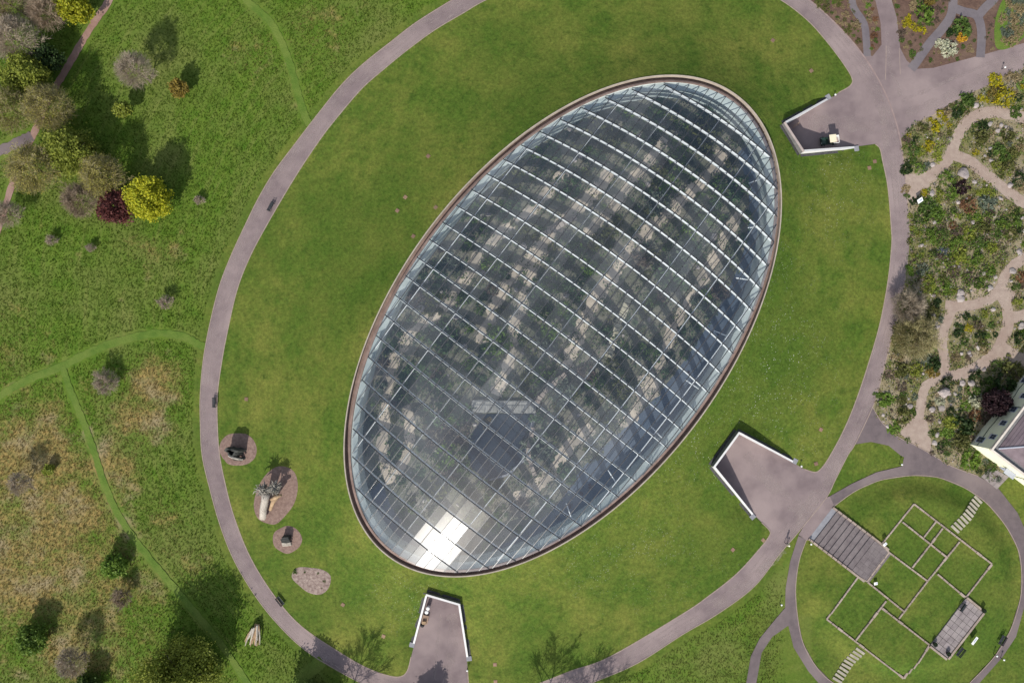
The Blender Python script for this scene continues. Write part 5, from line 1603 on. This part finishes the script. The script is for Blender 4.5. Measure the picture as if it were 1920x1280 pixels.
for i in range(4):
    for j in range(6):
        c = L0 + SD * ((i + .5) * .90) + sn * (-half + (j + .5) * half / 3)
        MB().box((c.x, c.y, lz - .1 + R.uniform(0, .012)), (.88, half / 3 - .02, .2), ang).build('slab', M['tread'], ld, True)
fd = empty('stone_foundation', W(1700, 1085)); tag(fd, 'low stone outline of a vanished house on the raised lawn', 'foundation')
def cp(a, b): return W(1280 + a / 2.976, 850 + b / 2.976)
SEG = [(1290, 280, 1110, 505), (1290, 280, 1725, 615), (1725, 615, 1580, 800), (1375, 1070, 1230, 1250), (1230, 1250, 800, 920), (800, 920, 980, 685), (1150, 550, 1365, 710),
       (1545, 490, 1365, 710), (1365, 710, 1205, 920), (1225, 380, 1470, 575), (1415, 375, 1345, 465), (1450, 415, 1390, 495), (1390, 495, 1280, 635), (1420, 670, 1575, 800),
       (1030, 715, 1235, 880), (1135, 820, 965, 1040), (1110, 860, 1375, 1065), (1150, 550, 1027, 712), (1110, 505, 1150, 550), (980, 685, 1027, 712)]
for i, (a, b, c, d) in enumerate(SEG):
    A, B = cp(a, b), cp(c, d)
    L = (B - A).length; dd = (B - A).normalized(); n = max(1, round(L / 1.15))
    for k in range(n):
        p = A.lerp(B, (k + .5) / n); p.z = tz(p)
        hh = .17 + R.uniform(-.02, .03) + .0021 * i
        w = .27 * (1.45 if R.random() < .07 else R.uniform(.9, 1.08))
        MB().box((p.x, p.y, p.z + hh / 2 - .06), (L / n - .02, w, hh), math.atan2(dd.y, dd.x) + R.uniform(-.012, .012), .95).build('stone_block', M['stone'], fd, True)
tr_ = empty('paved_terrace', cp(1530, 970)); tag(tr_, 'long flagged terrace at the side of the stone foundation', 'paving')
c4 = [cp(1578, 806), cp(1672, 882), cp(1472, 1138), cp(1380, 1066)]
for i in range(9):
    for j in range(4):
        f = lambda u, v: c4[0].lerp(c4[3], u).lerp(c4[1].lerp(c4[2], u), v)
        lp = [tuple(f(u, v))[:2] for u, v in ((i / 9 + .003, j / 4 + .006), ((i + 1) / 9 - .003, j / 4 + .006), ((i + 1) / 9 - .003, (j + 1) / 4 - .006), (i / 9 + .003, (j + 1) / 4 - .006))]
        z0 = -DROP
        MB().prism(lp, z0 - .2, z0 + .13 + R.uniform(0, .012)).build('flagstone', M['flag'], tr_, True)
for a, b in ((0, 1), (1, 2), (2, 3)):
    A, B = c4[a], c4[b]; dd = (B - A).normalized(); L = (B - A).length; n = max(2, round(L / 1.1))
    out = Vector((dd.y, -dd.x, 0))
    if (A + B) / 2 - cp(1530, 970) and ((A + B) / 2 - cp(1530, 970)).dot(out) < 0: out = -out
    for k in range(n):
        p = A.lerp(B, (k + .5) / n) + out * .2
        MB().box((p.x, p.y, -DROP + .07), (L / n - .015, .34, .42), math.atan2(dd.y, dd.x)).build('edge_stone', M['stone'], tr_, True)
# stepping slabs
for (a0, b0, a1, b1, n, wh) in ((1648, 256, 1520, 420, 10, 'between the foundation corner and the curved path by the house'), (990, 1100, 862, 1262, 10, 'between the foundation and the lower garden path')):
    A, B = cp(a0, b0), cp(a1, b1)
    d = (B - A); d.z = 0; d.normalize(); an = math.atan2(d.y, d.x)
    for k in range(n):
        p = A.lerp(B, k / (n - 1)); p.z = tz(p)
        o = MB().box((0, 0, .0), (.42, 1.75, .16), 0).build('stepping_slab', M['slab'], None, bevel=.02)
        o.location = (p.x, p.y, p.z + .02); o.rotation_euler = (0, 0, an + R.uniform(-.05, .05))
        tag(o, 'pale stepping slab in the row ' + wh, 'slab', 'stepping slabs ' + wh)

# ------------------------------------------------------------------ furniture and small things
def bench(px, py, angdeg, label, metal='benchwood', L=1.7):
    c = W(px, py)
    t = empty('bench', c, math.radians(angdeg)); tag(t, label, 'bench', 'benches round the lawns')
    for k in range(4): MB().box((0, -.22 + k * .13, .45), (L, .10, .04)).build('seat_slat', M[metal], t)
    for k in range(3): MB().box((0, .30 + k * .03, .58 + k * .14), (L, .035, .10)).build('back_slat', M[metal], t)
    for s in (-1, 1):
        MB().box((s * (L / 2 - .12), -.20, .215), (.07, .07, .43)).build('leg', M['black'], t)
        MB().box((s * (L / 2 - .12), .31, .45), (.07, .07, .9)).build('leg', M['black'], t)
        MB().box((s * (L / 2 - .06), .03, .66), (.06, .56, .05)).build('armrest', M['black'], t)
bench(508.5, 388, 62 + 180, 'dark slatted bench on the ring road edge where the meadow trees face it')
bench(403, 754, 90 + 180, 'dark slatted bench on the ring road near the charred sculpture')
bench(527.5, 1124, 128, 'dark slatted bench on the ring road below the bed of stone chippings')
bench(1797, 1219, 52 + 180, 'dark bench on the grass beside the flagged terrace')
bench(1875, 1197, 61 + 180, 'dark bench beside the curved path of the raised garden')
bench(1803, 1137, 55, 'dark bench standing on the flagged terrace', L=1.5)

def planter(px, py, label):
    c = W(px, py); c.z = -DROP + .13
    t = empty('planter', c); tag(t, label, 'planter', 'dark planters on the terrace corners')
    MB().lathe((0, 0, 0), [(.26, 0), (.34, .45), (.38, .46), (.38, .52), (.30, .52), (.29, .44)], 14).build('pot', M['black'], t)
    link('foliage', shrub_mesh(3, 'dark'), t, (0, 0, .46), 0, (.38, .38, .35))
for a, b in ((1841, 1142), (1750, 1205), (1775, 1223)):
    planter(a, b, 'dark planter on a corner of the flagged terrace')

def sign(px, py, ang_, label, w=1.5, d=.7, tilt=.5, hgt=.75):
    c = W(px, py)
    t = empty('sign_board', c, math.radians(ang_)); tag(t, label, 'sign')
    for s in (-1, 1): MB().box((s * w * .35, 0, hgt / 2), (.07, .07, hgt)).build('post', M['black'], t)
    V = [(-w / 2, -d / 2, hgt - tilt * d / 2), (w / 2, -d / 2, hgt - tilt * d / 2), (w / 2, d / 2, hgt + tilt * d / 2), (-w / 2, d / 2, hgt + tilt * d / 2)]
    V2 = [(x_, y_, z_ + .05) for x_, y_, z_ in V]
    MB().add(V + V2, [(3, 2, 1, 0), (4, 5, 6, 7), (0, 1, 5, 4), (1, 2, 6, 5), (2, 3, 7, 6), (3, 0, 4, 7)]).build('panel', M['white'], t)
    V3 = [(x_ * .55 + .1, y_ * .45, z_ * 1.0 + .056 - (y_ - y_ * .45) * tilt) for x_, y_, z_ in V]
    MB().add(V3, [(0, 1, 2, 3)]).build('print', M['frame'], t)
sign(1822, 1197, 53, 'white slanted information board on the grass beside the terrace')
sign(1654, 1017, 40, 'small white sign on a post beside the stair landing', .7, .5, .3, .9)
sign(1640, 1092, 10, 'small blue and white sign flat near the foundation wall', .6, .5, .2, .35)
sign(1719, 378, 35, 'white lectern sign at the mouth of the gravel path', 1.0, .7, .4, .95)

def bollard(px, py, label, h=.95):
    c = W(px, py, 0.0)
    t = empty('bollard_light', (c.x, c.y, .02)); tag(t, label, 'bollard', 'white-topped bollard lights')
    MB().lathe((0, 0, 0), [(.07, 0), (.055, .05), (.055, h - .18)], 10).build('post', M['black'], t)
    MB().lathe((0, 0, h - .18), [(.09, 0), (.16, .04), (.16, .12), (.08, .18)], 12).build('lamp_head', M['white'], t)
for a, b, w in ((1562, 181, 'by the court where the utility cart is parked'), (1499, 872, 'by the empty entrance court'), (876.5, 1252, 'by the bin court mouth'), (1517, 1017, 'beside the foot of the garden stairs'),
                (1462, 1130, 'in the long grass beside the garden path fork'), (1686, 869, 'on the small lawn by the side path'), (1863, 1225, 'beside the lower curve of the oval path'), (1876, 1232, 'outside the lower curve of the oval path'),
                (1878, 130, 'on the verge of the east road'), (1476, 1020, 'where the person walks on the ring road')):
    bollard(a, b, 'small white-topped bollard light ' + w)

for i, (a, b) in enumerate(((462, 748), (775, 443), (817, 389), (803, 293), (1449, 76), (1521, 133), (1640, 303), (1630, 315), (1539, 805), (1530, 869), (719, 1192), (928, 1245), (929, 1277),
                            (643, 1133), (1431, 1012), (1374, 1030), (760, 370), (745, 395))):
    zz = 0.0
    for _ in range(8):
        p = P(a, b, zz); zz = mz(p.x, p.y)
    e = .25
    n = Vector((mz(p.x - e, p.y) - mz(p.x + e, p.y), mz(p.x, p.y - e) - mz(p.x, p.y + e), 2 * e)).normalized()
    mb = MB().box((0, 0, .03), (.62, .62, .07)).box((0, 0, .068), (.46, .46, .015))
    o = mb.build('inspection_cover', M['cover'], None)
    o.location = (p.x, p.y, zz); o.rotation_mode = 'QUATERNION'; o.rotation_quaternion = n.to_track_quat('Z', 'Y')
    tag(o, 'small square brown inspection cover set in the lawn of the mound', 'cover', 'inspection covers in the mound lawn')

# sculptures of old wood on beds of bark mulch
def lawn_patch(name, pts, m, dz_=.06):
    lp = []
    for a, b in smooth(pts, 4, True):
        zz = 0.
        for _ in range(5):
            p = P(a, b, zz); zz = mz(p.x, p.y)
        lp.append((p.x, p.y))
    cen = (sum(p[0] for p in lp) / len(lp), sum(p[1] for p in lp) / len(lp))
    V = []; F = []; K = 8; n = len(lp)
    for k in range(K + 1):
        f = k / K
        for p in lp:
            x_ = cen[0] + (p[0] - cen[0]) * f; y_ = cen[1] + (p[1] - cen[1]) * f
            V.append((x_, y_, mz(x_, y_) + dz_ - (.05 if k == K else 0)))
    for k in range(K):
        for i in range(n):
            F.append((k * n + i, (k + 1) * n + i, (k + 1) * n + (i + 1) % n, k * n + (i + 1) % n))
    V = np.array(V); c = np.array((cen[0], cen[1], mz(*cen)))
    o = link(name, to_mesh(name, V, F, m, True)); return o, cen
def ellp(cx, cy, rx, ry, rot=0, n=12, j=.06):
    out = []
    for k in range(n):
        t = 2 * math.pi * k / n; s = 1 + R.uniform(-j, j)
        dx, dy = rx * math.cos(t) * s, ry * math.sin(t) * s
        c, s_ = math.cos(math.radians(rot)), math.sin(math.radians(rot))
        out.append((cx + dx * c - dy * s_, cy + dx * s_ + dy * c))
    return out
for a, lab in ((ellp(446, 842, 35, 31), 'charred'), (ellp(517, 929, 37, 57, 20), 'root'), (ellp(539, 1011, 27, 26), 'stack')):
    o, _ = lawn_patch('mulch_bed', a, M['mulch']); tag(o, kind='structure')
o, _ = lawn_patch('chipping_bed', [(549, 1072), (560, 1063), (585, 1064), (606, 1068), (620, 1080), (616, 1102), (600, 1114), (578, 1110), (562, 1098), (548, 1084)], M['gravelbed']); tag(o, kind='structure')
for a, b, c in ((556, 1069, 5), (600, 1070, 3), (612, 1085, 4), (575, 1068, 3), (606, 1098, 2)):
    zz = mz(P(a, b).x, P(a, b).y)
    shrub(a, b, c, 'green', 'on the bed of stone chippings in the lawn', 'plants on the chippings bed', .8, z=zz)
def at_lawn(px, py):
    zz = 0.
    for _ in range(6):
        p = P(px, py, zz); zz = mz(p.x, p.y)
    return Vector((p.x, p.y, zz + .05))
def warped(mb, seed, amp):
    rr = random.Random(seed)
    mb.V = [(v[0] + rr.gauss(0, amp), v[1] + rr.gauss(0, amp), v[2] + rr.gauss(0, amp)) for v in mb.V]
    return mb
# charred stump: a hollow leaning shell with a pale split face
c = at_lawn(446, 846)
t = empty('stump_sculpture', c); tag(t, 'charred black stump sculpture with a pale split face on round bark mulch', 'sculpture', 'wood sculptures on the lawn')
mb = MB(); rr = random.Random(3)
ringN = 22; V = []; F = []
for k, (hh, s) in enumerate(((0, 1.0), (.8, .9), (1.6, .92), (2.3, .8), (2.35, .55), (1.4, .5))):
    for i in range(ringN):
        a = 2 * math.pi * i / ringN
        rad = s * (1 + .22 * math.sin(3 * a + .5) + .1 * math.sin(7 * a)) * rr.uniform(.94, 1.06)
        top = hh * (1 + .22 * math.sin(a + .6)) if k > 0 else 0
        V.append((1.35 * rad * math.cos(a) - .12 * top, .85 * rad * math.sin(a) + .12 * top, top))
for k in range(5):
    for i in range(ringN):
        F.append((k * ringN + i, k * ringN + (i + 1) % ringN, (k + 1) * ringN + (i + 1) % ringN, (k + 1) * ringN + i))
F.append(tuple(range(5 * ringN, 6 * ringN)))
mb.add(V, F).build('trunk_shell', M['charwood'], t)
mb = MB().tube([(-.9, -.45, 1.7), (-.2, -.7, 1.9), (.6, -1.0, 1.5), (1.2, -1.25, .9)], [.12, .17, .18, .10], 8)
warped(mb, 4, .02).build('split_face', M['silverwood'], t)
mb = MB().tube([(-1.1, -.6, .2), (-.2, -1.0, 1.0), (.8, -1.2, .5), (1.3, -1.1, 0)], [.3, .35, .3, .2], 9)
warped(mb, 5, .04).build('buttress', M['charwood'], t)
# upturned tree with root plate
c = at_lawn(512, 935)
t = empty('root_sculpture', c); t.scale = (1.25, 1.25, 1.25); tag(t, 'silver upturned trunk with a tangled root plate on oval bark mulch', 'sculpture', 'wood sculptures on the lawn')
pts = [Vector((-1.25, -2.5, .35)), Vector((-1.0, -1.2, .9)), Vector((-.55, .2, 1.5)), Vector((-.2, 1.3, 2.1))]
warped(MB().tube(pts, [.45, .48, .50, .62], 12), 6, .025).build('trunk', M['silverwood'], t, smoothf=True)
warped(MB().tube([(-.2, -1.4, .5), (.4, -.1, 1.2), (1.2, .9, 1.9)], [.18, .3, .42], 9), 7, .03).build('split_limb', M['tanwood'], t, smoothf=True)
warped(MB().tube([(.2, .2, 1.4), (1.0, .7, 2.1), (1.9, 1.0, 2.3)], [.15, .3, .2], 8), 8, .03).build('split_limb', M['tanwood'], t, smoothf=True)
mb = MB(); rr = random.Random(12)
for cx, cy in ((-.55, 1.75), (1.0, 1.9)):
    for k in range(70):
        a = rr.uniform(0, 6.28); el = rr.uniform(-.5, 1.2); L = rr.uniform(.5, 1.15)
        p0 = Vector((cx + rr.gauss(0, .25), cy + rr.gauss(0, .2), 2.2 + rr.gauss(0, .25)))
        d = Vector((math.cos(a) * math.cos(el), math.sin(a) * math.cos(el), math.sin(el)))
        p1 = p0 + d * L * .6; p2 = p1 + (d + Vector((rr.gauss(0, .6), rr.gauss(0, .6), rr.gauss(0, .6)))).normalized() * L * .5
        mb.tube([p0, p1, p2], [.11, .07, .025], 5)
mb.build('roots', M['rootwood'], t)
# stacked split timber
c = at_lawn(539, 1013)
t = empty('timber_stack', c); tag(t, 'small stack of dark and pale split timber on round bark mulch', 'sculpture', 'wood sculptures on the lawn')
for k in range(6):
    mb = MB().tube([(-.75, -.75 + k * .24, .12 + .2 * k), (0, -.72 + k * .24, .16 + .2 * k), (.75, -.62 + k * .25, .16 + .22 * k)], [.15, .17, .14], 7)
    warped(mb, 20 + k, .02).build('log', M['silverwood'] if k < 3 else M['charwood'], t)
MB().box((.05, .75, .7), (1.35, .5, 1.4), .08, .85).build('core_block', M['charwood'], t)
# driftwood pile by the ring road
c = W(478, 1187)
t = empty('driftwood_pile', c); tag(t, 'pile of grey driftwood stumps on the verge outside the ring road', 'driftwood')
rr = random.Random(31)
for k in range(16):
    x0 = rr.uniform(-.7, .7)
    p0 = Vector((x0 * .7 + .45, 1.7 + rr.uniform(-.5, .2), rr.uniform(.5, 1.1))); p1 = Vector((x0 * 1.9 - .35, -1.6 + rr.uniform(-.4, .6), rr.uniform(.1, .5)))
    mb = MB().tube([p0, p0.lerp(p1, .5) + Vector((rr.uniform(-.2, .2), 0, rr.uniform(0, .3))), p1], [.16, .15, .07], 7)
    warped(mb, 60 + k, .03).build('root_limb', M['silverwood'] if k % 2 else M['tanwood'], t)

# utility cart in the first court
c = W(1552, 265.5); c.z = .009
t = empty('utility_cart', c, math.radians(187)); t.location = (c.x, c.y, .009)
tag(t, 'dark green utility cart with a cream roof and pink-grey load in the court', 'utility cart')
MB().box((.15, 0, .52), (2.7, 1.25, .34)).build('body', M['greenpaint'], t, bevel=.05)
MB().box((1.15, 0, .86), (.75, 1.2, .36), 0, .86).build('bonnet', M['greenpaint'], t, bevel=.06)
MB().box((-.05, 0, 1.86), (1.15, 1.32, .07)).build('roof', M['creamplastic'], t, bevel=.03)
for sx in (-.55, .5):
    for sy in (-.56, .56):
        MB().tube([(sx, sy, .7), (sx * .93, sy, 1.84)], .03, 6).build('roof_post', M['black'], t)
MB().box((.05, 0, .82), (.5, 1.1, .14)).build('seat', M['black'], t, bevel=.03)
MB().box((-.25, 0, 1.08), (.12, 1.1, .45)).build('backrest', M['black'], t, bevel=.03)
MB().tube([(.62, .28, 1.0), (.45, .28, 1.18)], .02, 6).build('steering_column', M['black'], t)
bedp = MB().box((-1.0, 0, .78), (.95, 1.28, .06))
for q in (((-1.0, .63, .95), (.95, .04, .32)), ((-1.0, -.63, .95), (.95, .04, .32)), ((-1.46, 0, .95), (.04, 1.22, .32)), ((-.54, 0, .95), (.04, 1.22, .32))): bedp.box(*q)
bedp.build('cargo_bed', M['white'], t)
mb = MB(); mb.box((-1.02, .12, .93), (.66, .8, .22), .1, .8); warped(mb, 3, .02).build('load', M['pinkload'], t)
for sx in (1.05, -.95):
    for sy in (-.62, .62):
        w_ = MB().tube([(sx, sy - .11, .29), (sx, sy + .11, .29)], .29, 16).build('wheel', M['tyre'], t)
        MB().tube([(sx, sy - .115, .29), (sx, sy + .115, .29)], .14, 12).build('hub', M['galv'], w_)
for sy in (-.42, .42): MB().lathe((1.45, sy, .86), [(.09, -.06), (.10, .0), (.07, .05)], 10).build('headlight', M['galv'], t)
# bins and pallet trolley in the third court
for i, (a, b) in enumerate(((798.5, 1140), (796, 1147))):
    c = P(a, b, .9); t = empty('steel_bin', (c.x + .35, c.y, .009)); tag(t, 'round steel bin with a pale lid standing against the white court wall', 'bin', 'steel bins in the court')
    MB().lathe((0, 0, 0), [(.27, 0), (.30, .05), (.31, .82), (.30, .86)], 16).build('drum', M['galv'], t, smoothf=True)
    MB().lathe((0, 0, .86), [(.33, 0), (.33, .04), (.2, .10), (.05, .12)], 16).build('lid', M['white'], t, smoothf=True)
c = P(796, 1161, .4); t = empty('pallet_trolley', (c.x + .1, c.y, .009), math.radians(78)); tag(t, 'timber pallet trolley parked beside the steel bins in the court', 'trolley')
for k in range(5): MB().box((0, -.42 + k * .21, .42), (1.5, .17, .05)).build('board', M['timber'], t)
MB().box((0, 0, .33), (1.4, .8, .1)).build('frame', M['black'], t)
for sx in (-.55, .55):
    for sy in (-.36, .36): MB().tube([(sx, sy - .04, .14), (sx, sy + .04, .14)], .14, 12).build('wheel', M['tyre'], t)
MB().tube([(.75, 0, .35), (1.1, 0, .9)], .03, 6).build('handle', M['black'], t)
MB().box((-.45, .05, .62), (.5, .6, .35), .2).build('crate', M['tanwood'], t)
c = P(790, 1172, .3); t = empty('rubble_sack', (c.x + .15, c.y, .009)); tag(t, 'black sack lying behind the pallet trolley in the court', 'sack')
MB().lathe((0, 0, 0), [(.25, 0), (.36, .1), (.34, .3), (.2, .42), (.07, .5)], 12).build('bag', M['black'], t, smoothf=True)
MB().lathe((0, 0, .46), [(.05, 0), (.1, .06)], 8).build('knot', M['black'], t)
c = P(1491, 272); t = empty('safety_barrier', (CW[0][0].x * .3 + CW[0][1].x * .7 + .6, CW[0][0].y * .3 + CW[0][1].y * .7 - .9, .009), math.radians(30)); tag(t, 'small timber barrier leaning in the shaded corner of the cart court', 'barrier')
for k in range(3): MB().box((0, .1 * k, .3 + .25 * k), (1.1, .04, .12)).build('rail', M['timber'], t)
for s in (-1, 1): MB().tube([(s * .45, -.15, 0), (s * .45, .25, .95)], .03, 6).build('leg', M['timber'], t)

# walking person
c = W(1472.8, 1017)
pz = empty('person', (c.x, c.y, .009), math.radians(35))
tag(pz, 'person in a pale coat and dark trousers walking on the ring road by the stairs', 'person')
J = {'pel': (0, 0, .92), 'sp': (0, .02, 1.15), 'ch': (0, .03, 1.36), 'nk': (0, .04, 1.50), 'hd': (0, .07, 1.62), 'tp': (0, .07, 1.70),
     'hl': (-.10, 0, .90), 'kl': (-.11, .20, .50), 'al': (-.11, .12, .09), 'tl': (-.12, .26, .03), 'hr': (.10, 0, .90), 'kr': (.11, -.02, .48), 'ar': (.11, -.28, .13), 'tr': (.12, -.17, .03),
     'sl': (-.19, .03, 1.40), 'el': (-.24, -.10, 1.13), 'wl': (-.23, -.04, .88), 'sr': (.19, .03, 1.40), 'er': (.24, .10, 1.13), 'wr': (.23, .24, .93)}
RD = {'pel': .145, 'sp': .14, 'ch': .15, 'nk': .06, 'hd': .095, 'tp': .07, 'hl': .10, 'kl': .065, 'al': .045, 'tl': .04, 'hr': .10, 'kr': .065, 'ar': .045, 'tr': .04, 'sl': .075, 'el': .052, 'wl': .036, 'sr': .075, 'er': .052, 'wr': .036}
ks = list(J); ix = {k: i for i, k in enumerate(ks)}
ED = [('pel', 'sp'), ('sp', 'ch'), ('ch', 'nk'), ('nk', 'hd'), ('hd', 'tp'), ('pel', 'hl'), ('hl', 'kl'), ('kl', 'al'), ('al', 'tl'), ('pel', 'hr'), ('hr', 'kr'), ('kr', 'ar'), ('ar', 'tr'),
      ('ch', 'sl'), ('sl', 'el'), ('el', 'wl'), ('ch', 'sr'), ('sr', 'er'), ('er', 'wr')]
me = bpy.data.meshes.new('body'); me.from_pydata([J[k] for k in ks], [(ix[a], ix[b]) for a, b in ED], [])
bo = link('body', me, pz)
sk = bo.modifiers.new('skin', 'SKIN'); sub = bo.modifiers.new('sub', 'SUBSURF'); sub.levels = 1; sub.render_levels = 2
if not me.skin_vertices: me.attributes.new('skin', 'FLOAT', 'POINT') if False else None
bpy.context.view_layer.objects.active = bo
try:
    bpy.ops.mesh.customdata_skin_add()
except Exception as ex:
    print('skin', ex)
for i, k in enumerate(ks):
    if me.skin_vertices:
        me.skin_vertices[0].data[i].radius = (RD[k], RD[k] * (.75 if k in ('pel', 'sp', 'ch') else 1))
        me.skin_vertices[0].data[i].use_root = (k == 'pel')
# dressed by height: trousers, coat, skin
m_, nt, b = newmat('clothed body')
tc = nt.nodes.new('ShaderNodeTexCoord'); sp = nt.nodes.new('ShaderNodeSeparateXYZ'); nt.links.new(tc.outputs['Object'], sp.inputs[0])
rp = nt.nodes.new('ShaderNodeValToRGB'); rp.color_ramp.interpolation = 'CONSTANT'
rp.color_ramp.elements[0].color = (.015, .014, .014, 1); rp.color_ramp.elements[1].position = .05; rp.color_ramp.elements[1].color = (.03, .033, .045, 1)
for pos, cc in ((.43, (.50, .47, .36, 1)), (.745, (.55, .35, .26, 1))):
    e = rp.color_ramp.elements.new(pos); e.color = cc
dv = nt.nodes.new('ShaderNodeMath'); dv.operation = 'DIVIDE'; dv.inputs[1].default_value = 2.0
nt.links.new(sp.outputs['Z'], dv.inputs[0]); nt.links.new(dv.outputs[0], rp.inputs[0]); nt.links.new(rp.outputs[0], b.inputs['Base Color']); b.inputs['Roughness'].default_value = .85
me.materials.append(m_)
V = []; 
mb = MB().lathe((0, .05, 1.62), [(.104, -.02), (.11, .04), (.10, .09), (.06, .125), (.01, .135)], 14); mb.build('hair', M['hair'], pz, smoothf=True)
for s, (wx, wy, wz), fy in ((-1, J['wl'], -.0), (1, J['wr'], .05)):
    hb = MB()
    hb.tube([(wx, wy, wz), (wx, wy + fy + .01, wz - .05), (wx, wy + fy + .02, wz - .09)], [.032, .04, .036], 8)
    for k in range(4):
        x_ = wx + (-.03 + k * .02)
        hb.tube([(x_, wy + fy + .02, wz - .08), (x_, wy + fy + .03, wz - .125), (x_, wy + fy + .05, wz - .155 - .008 * (1.5 - abs(k - 1.5)))], [.0105, .0095, .008], 6)
    hb.tube([(wx - s * .03, wy + fy, wz - .03), (wx - s * .05, wy + fy + .03, wz - .07), (wx - s * .045, wy + fy + .045, wz - .10)], [.012, .011, .009], 6)
    hb.build('hand', M['skin'], pz, smoothf=True)

# ------------------------------------------------------------------ rough grass of the meadow
NR = np.random.default_rng(77)
def tufts(name, n, dry, label, m, h0, h1, wd):
    px = NR.uniform(-20, 900, n * 4); py = NR.uniform(-15, 1300, n * 4)
    if dry is None: px = NR.uniform(1150, 1500, n * 4); py = NR.uniform(1030, 1300, n * 4)
    d = dry_at(px, py) + NR.uniform(-.3, .3, px.size)
    ok = (d > .42) if dry else (d < .5)
    if dry is None: ok &= ~pip((px - 960) * CAMH / FPX, (640 - py) * CAMH / FPX, wxy(SIDE)) & ~pip((px - 960) * CAMH / FPX, (640 - py) * CAMH / FPX, OVAL_W) & (py > 1080 + NR.uniform(-30, 30, px.size)) & (px < 1465 + NR.uniform(-25, 10, px.size))
    else: ok &= px < 905
    c = CAMH / FPX
    X = (px - 960) * c; Y = (640 - py) * c
    ok &= ~pip(X, Y, OUTER_W) & (dist_poly(X, Y, OUTER_W) > 1.3)
    for pts, w in (([(-40, 770), (0, 742), (50, 713), (117, 686), (160, 664), (220, 640), (290, 625), (340, 630), (372, 645), (384, 650)], 1.0), ([(117, 687), (135, 740), (160, 800), (178, 852), (205, 930), (245, 1000), (300, 1070), (360, 1140), (420, 1215), (470, 1290)], 1.0),
                   ([(430, -30), (470, 8), (505, 40), (528, 80), (545, 125), (560, 180), (572, 222)], 1.0), ([(540, 1300), (575, 1262), (605, 1238)], 1.3), ([(225, -40), (200, 8), (165, 60), (130, 120), (104, 165), (82, 205), (66, 245), (47, 285), (25, 340), (0, 420)], 1.2), ([(60, 255), (30, 270), (-40, 300)], 1.6)):
        ok &= dist_poly(X, Y, wxy(smooth(pts, 3)), False) > w
    X = X[ok][:n]; Y = Y[ok][:n]; k = len(X)
    B = 4
    X = np.repeat(X, B) + NR.normal(0, .07, k * B); Y = np.repeat(Y, B) + NR.normal(0, .07, k * B)
    az = NR.uniform(0, 6.28, k * B); hh = NR.uniform(h0, h1, k * B); ln = NR.uniform(.1, .6, k * B) * hh
    sx, sy = -np.sin(az) * wd, np.cos(az) * wd
    V = np.stack([np.stack([X - sx, Y - sy, np.full_like(X, -.04)], 1), np.stack([X + sx, Y + sy, np.full_like(X, -.04)], 1),
                  np.stack([X + np.cos(az) * ln, Y + np.sin(az) * ln, hh], 1)], 1).reshape(-1, 3)
    F = np.arange(len(X) * 3).reshape(-1, 3)
    o = link(name, to_mesh(name, V, F, m)); tag(o, label, 'grass', kind='stuff')
lg = leafmat('long grass blades', (0.20, 0.20, 0.06), (0.12, 0.14, 0.035), 0)
gm = leafmat('meadow blades', (0.145, 0.200, 0.028), (0.078, 0.146, 0.013), 0)
sm_ = leafmat('straw blades', (0.36, 0.27, 0.11), (0.20, 0.16, 0.06), 0)
tufts('long_grass', 3600, None, 'long olive grass between the ring road and the garden path', lg, .04, .12, .05)
tufts('meadow_grass', 62000, False, 'rough green grass tufts of the meadow', gm, .05, .16, .045)
tufts('dry_grass', 32000, True, 'straw-coloured dry grass tufts of the meadow', sm_, .06, .20, .045)
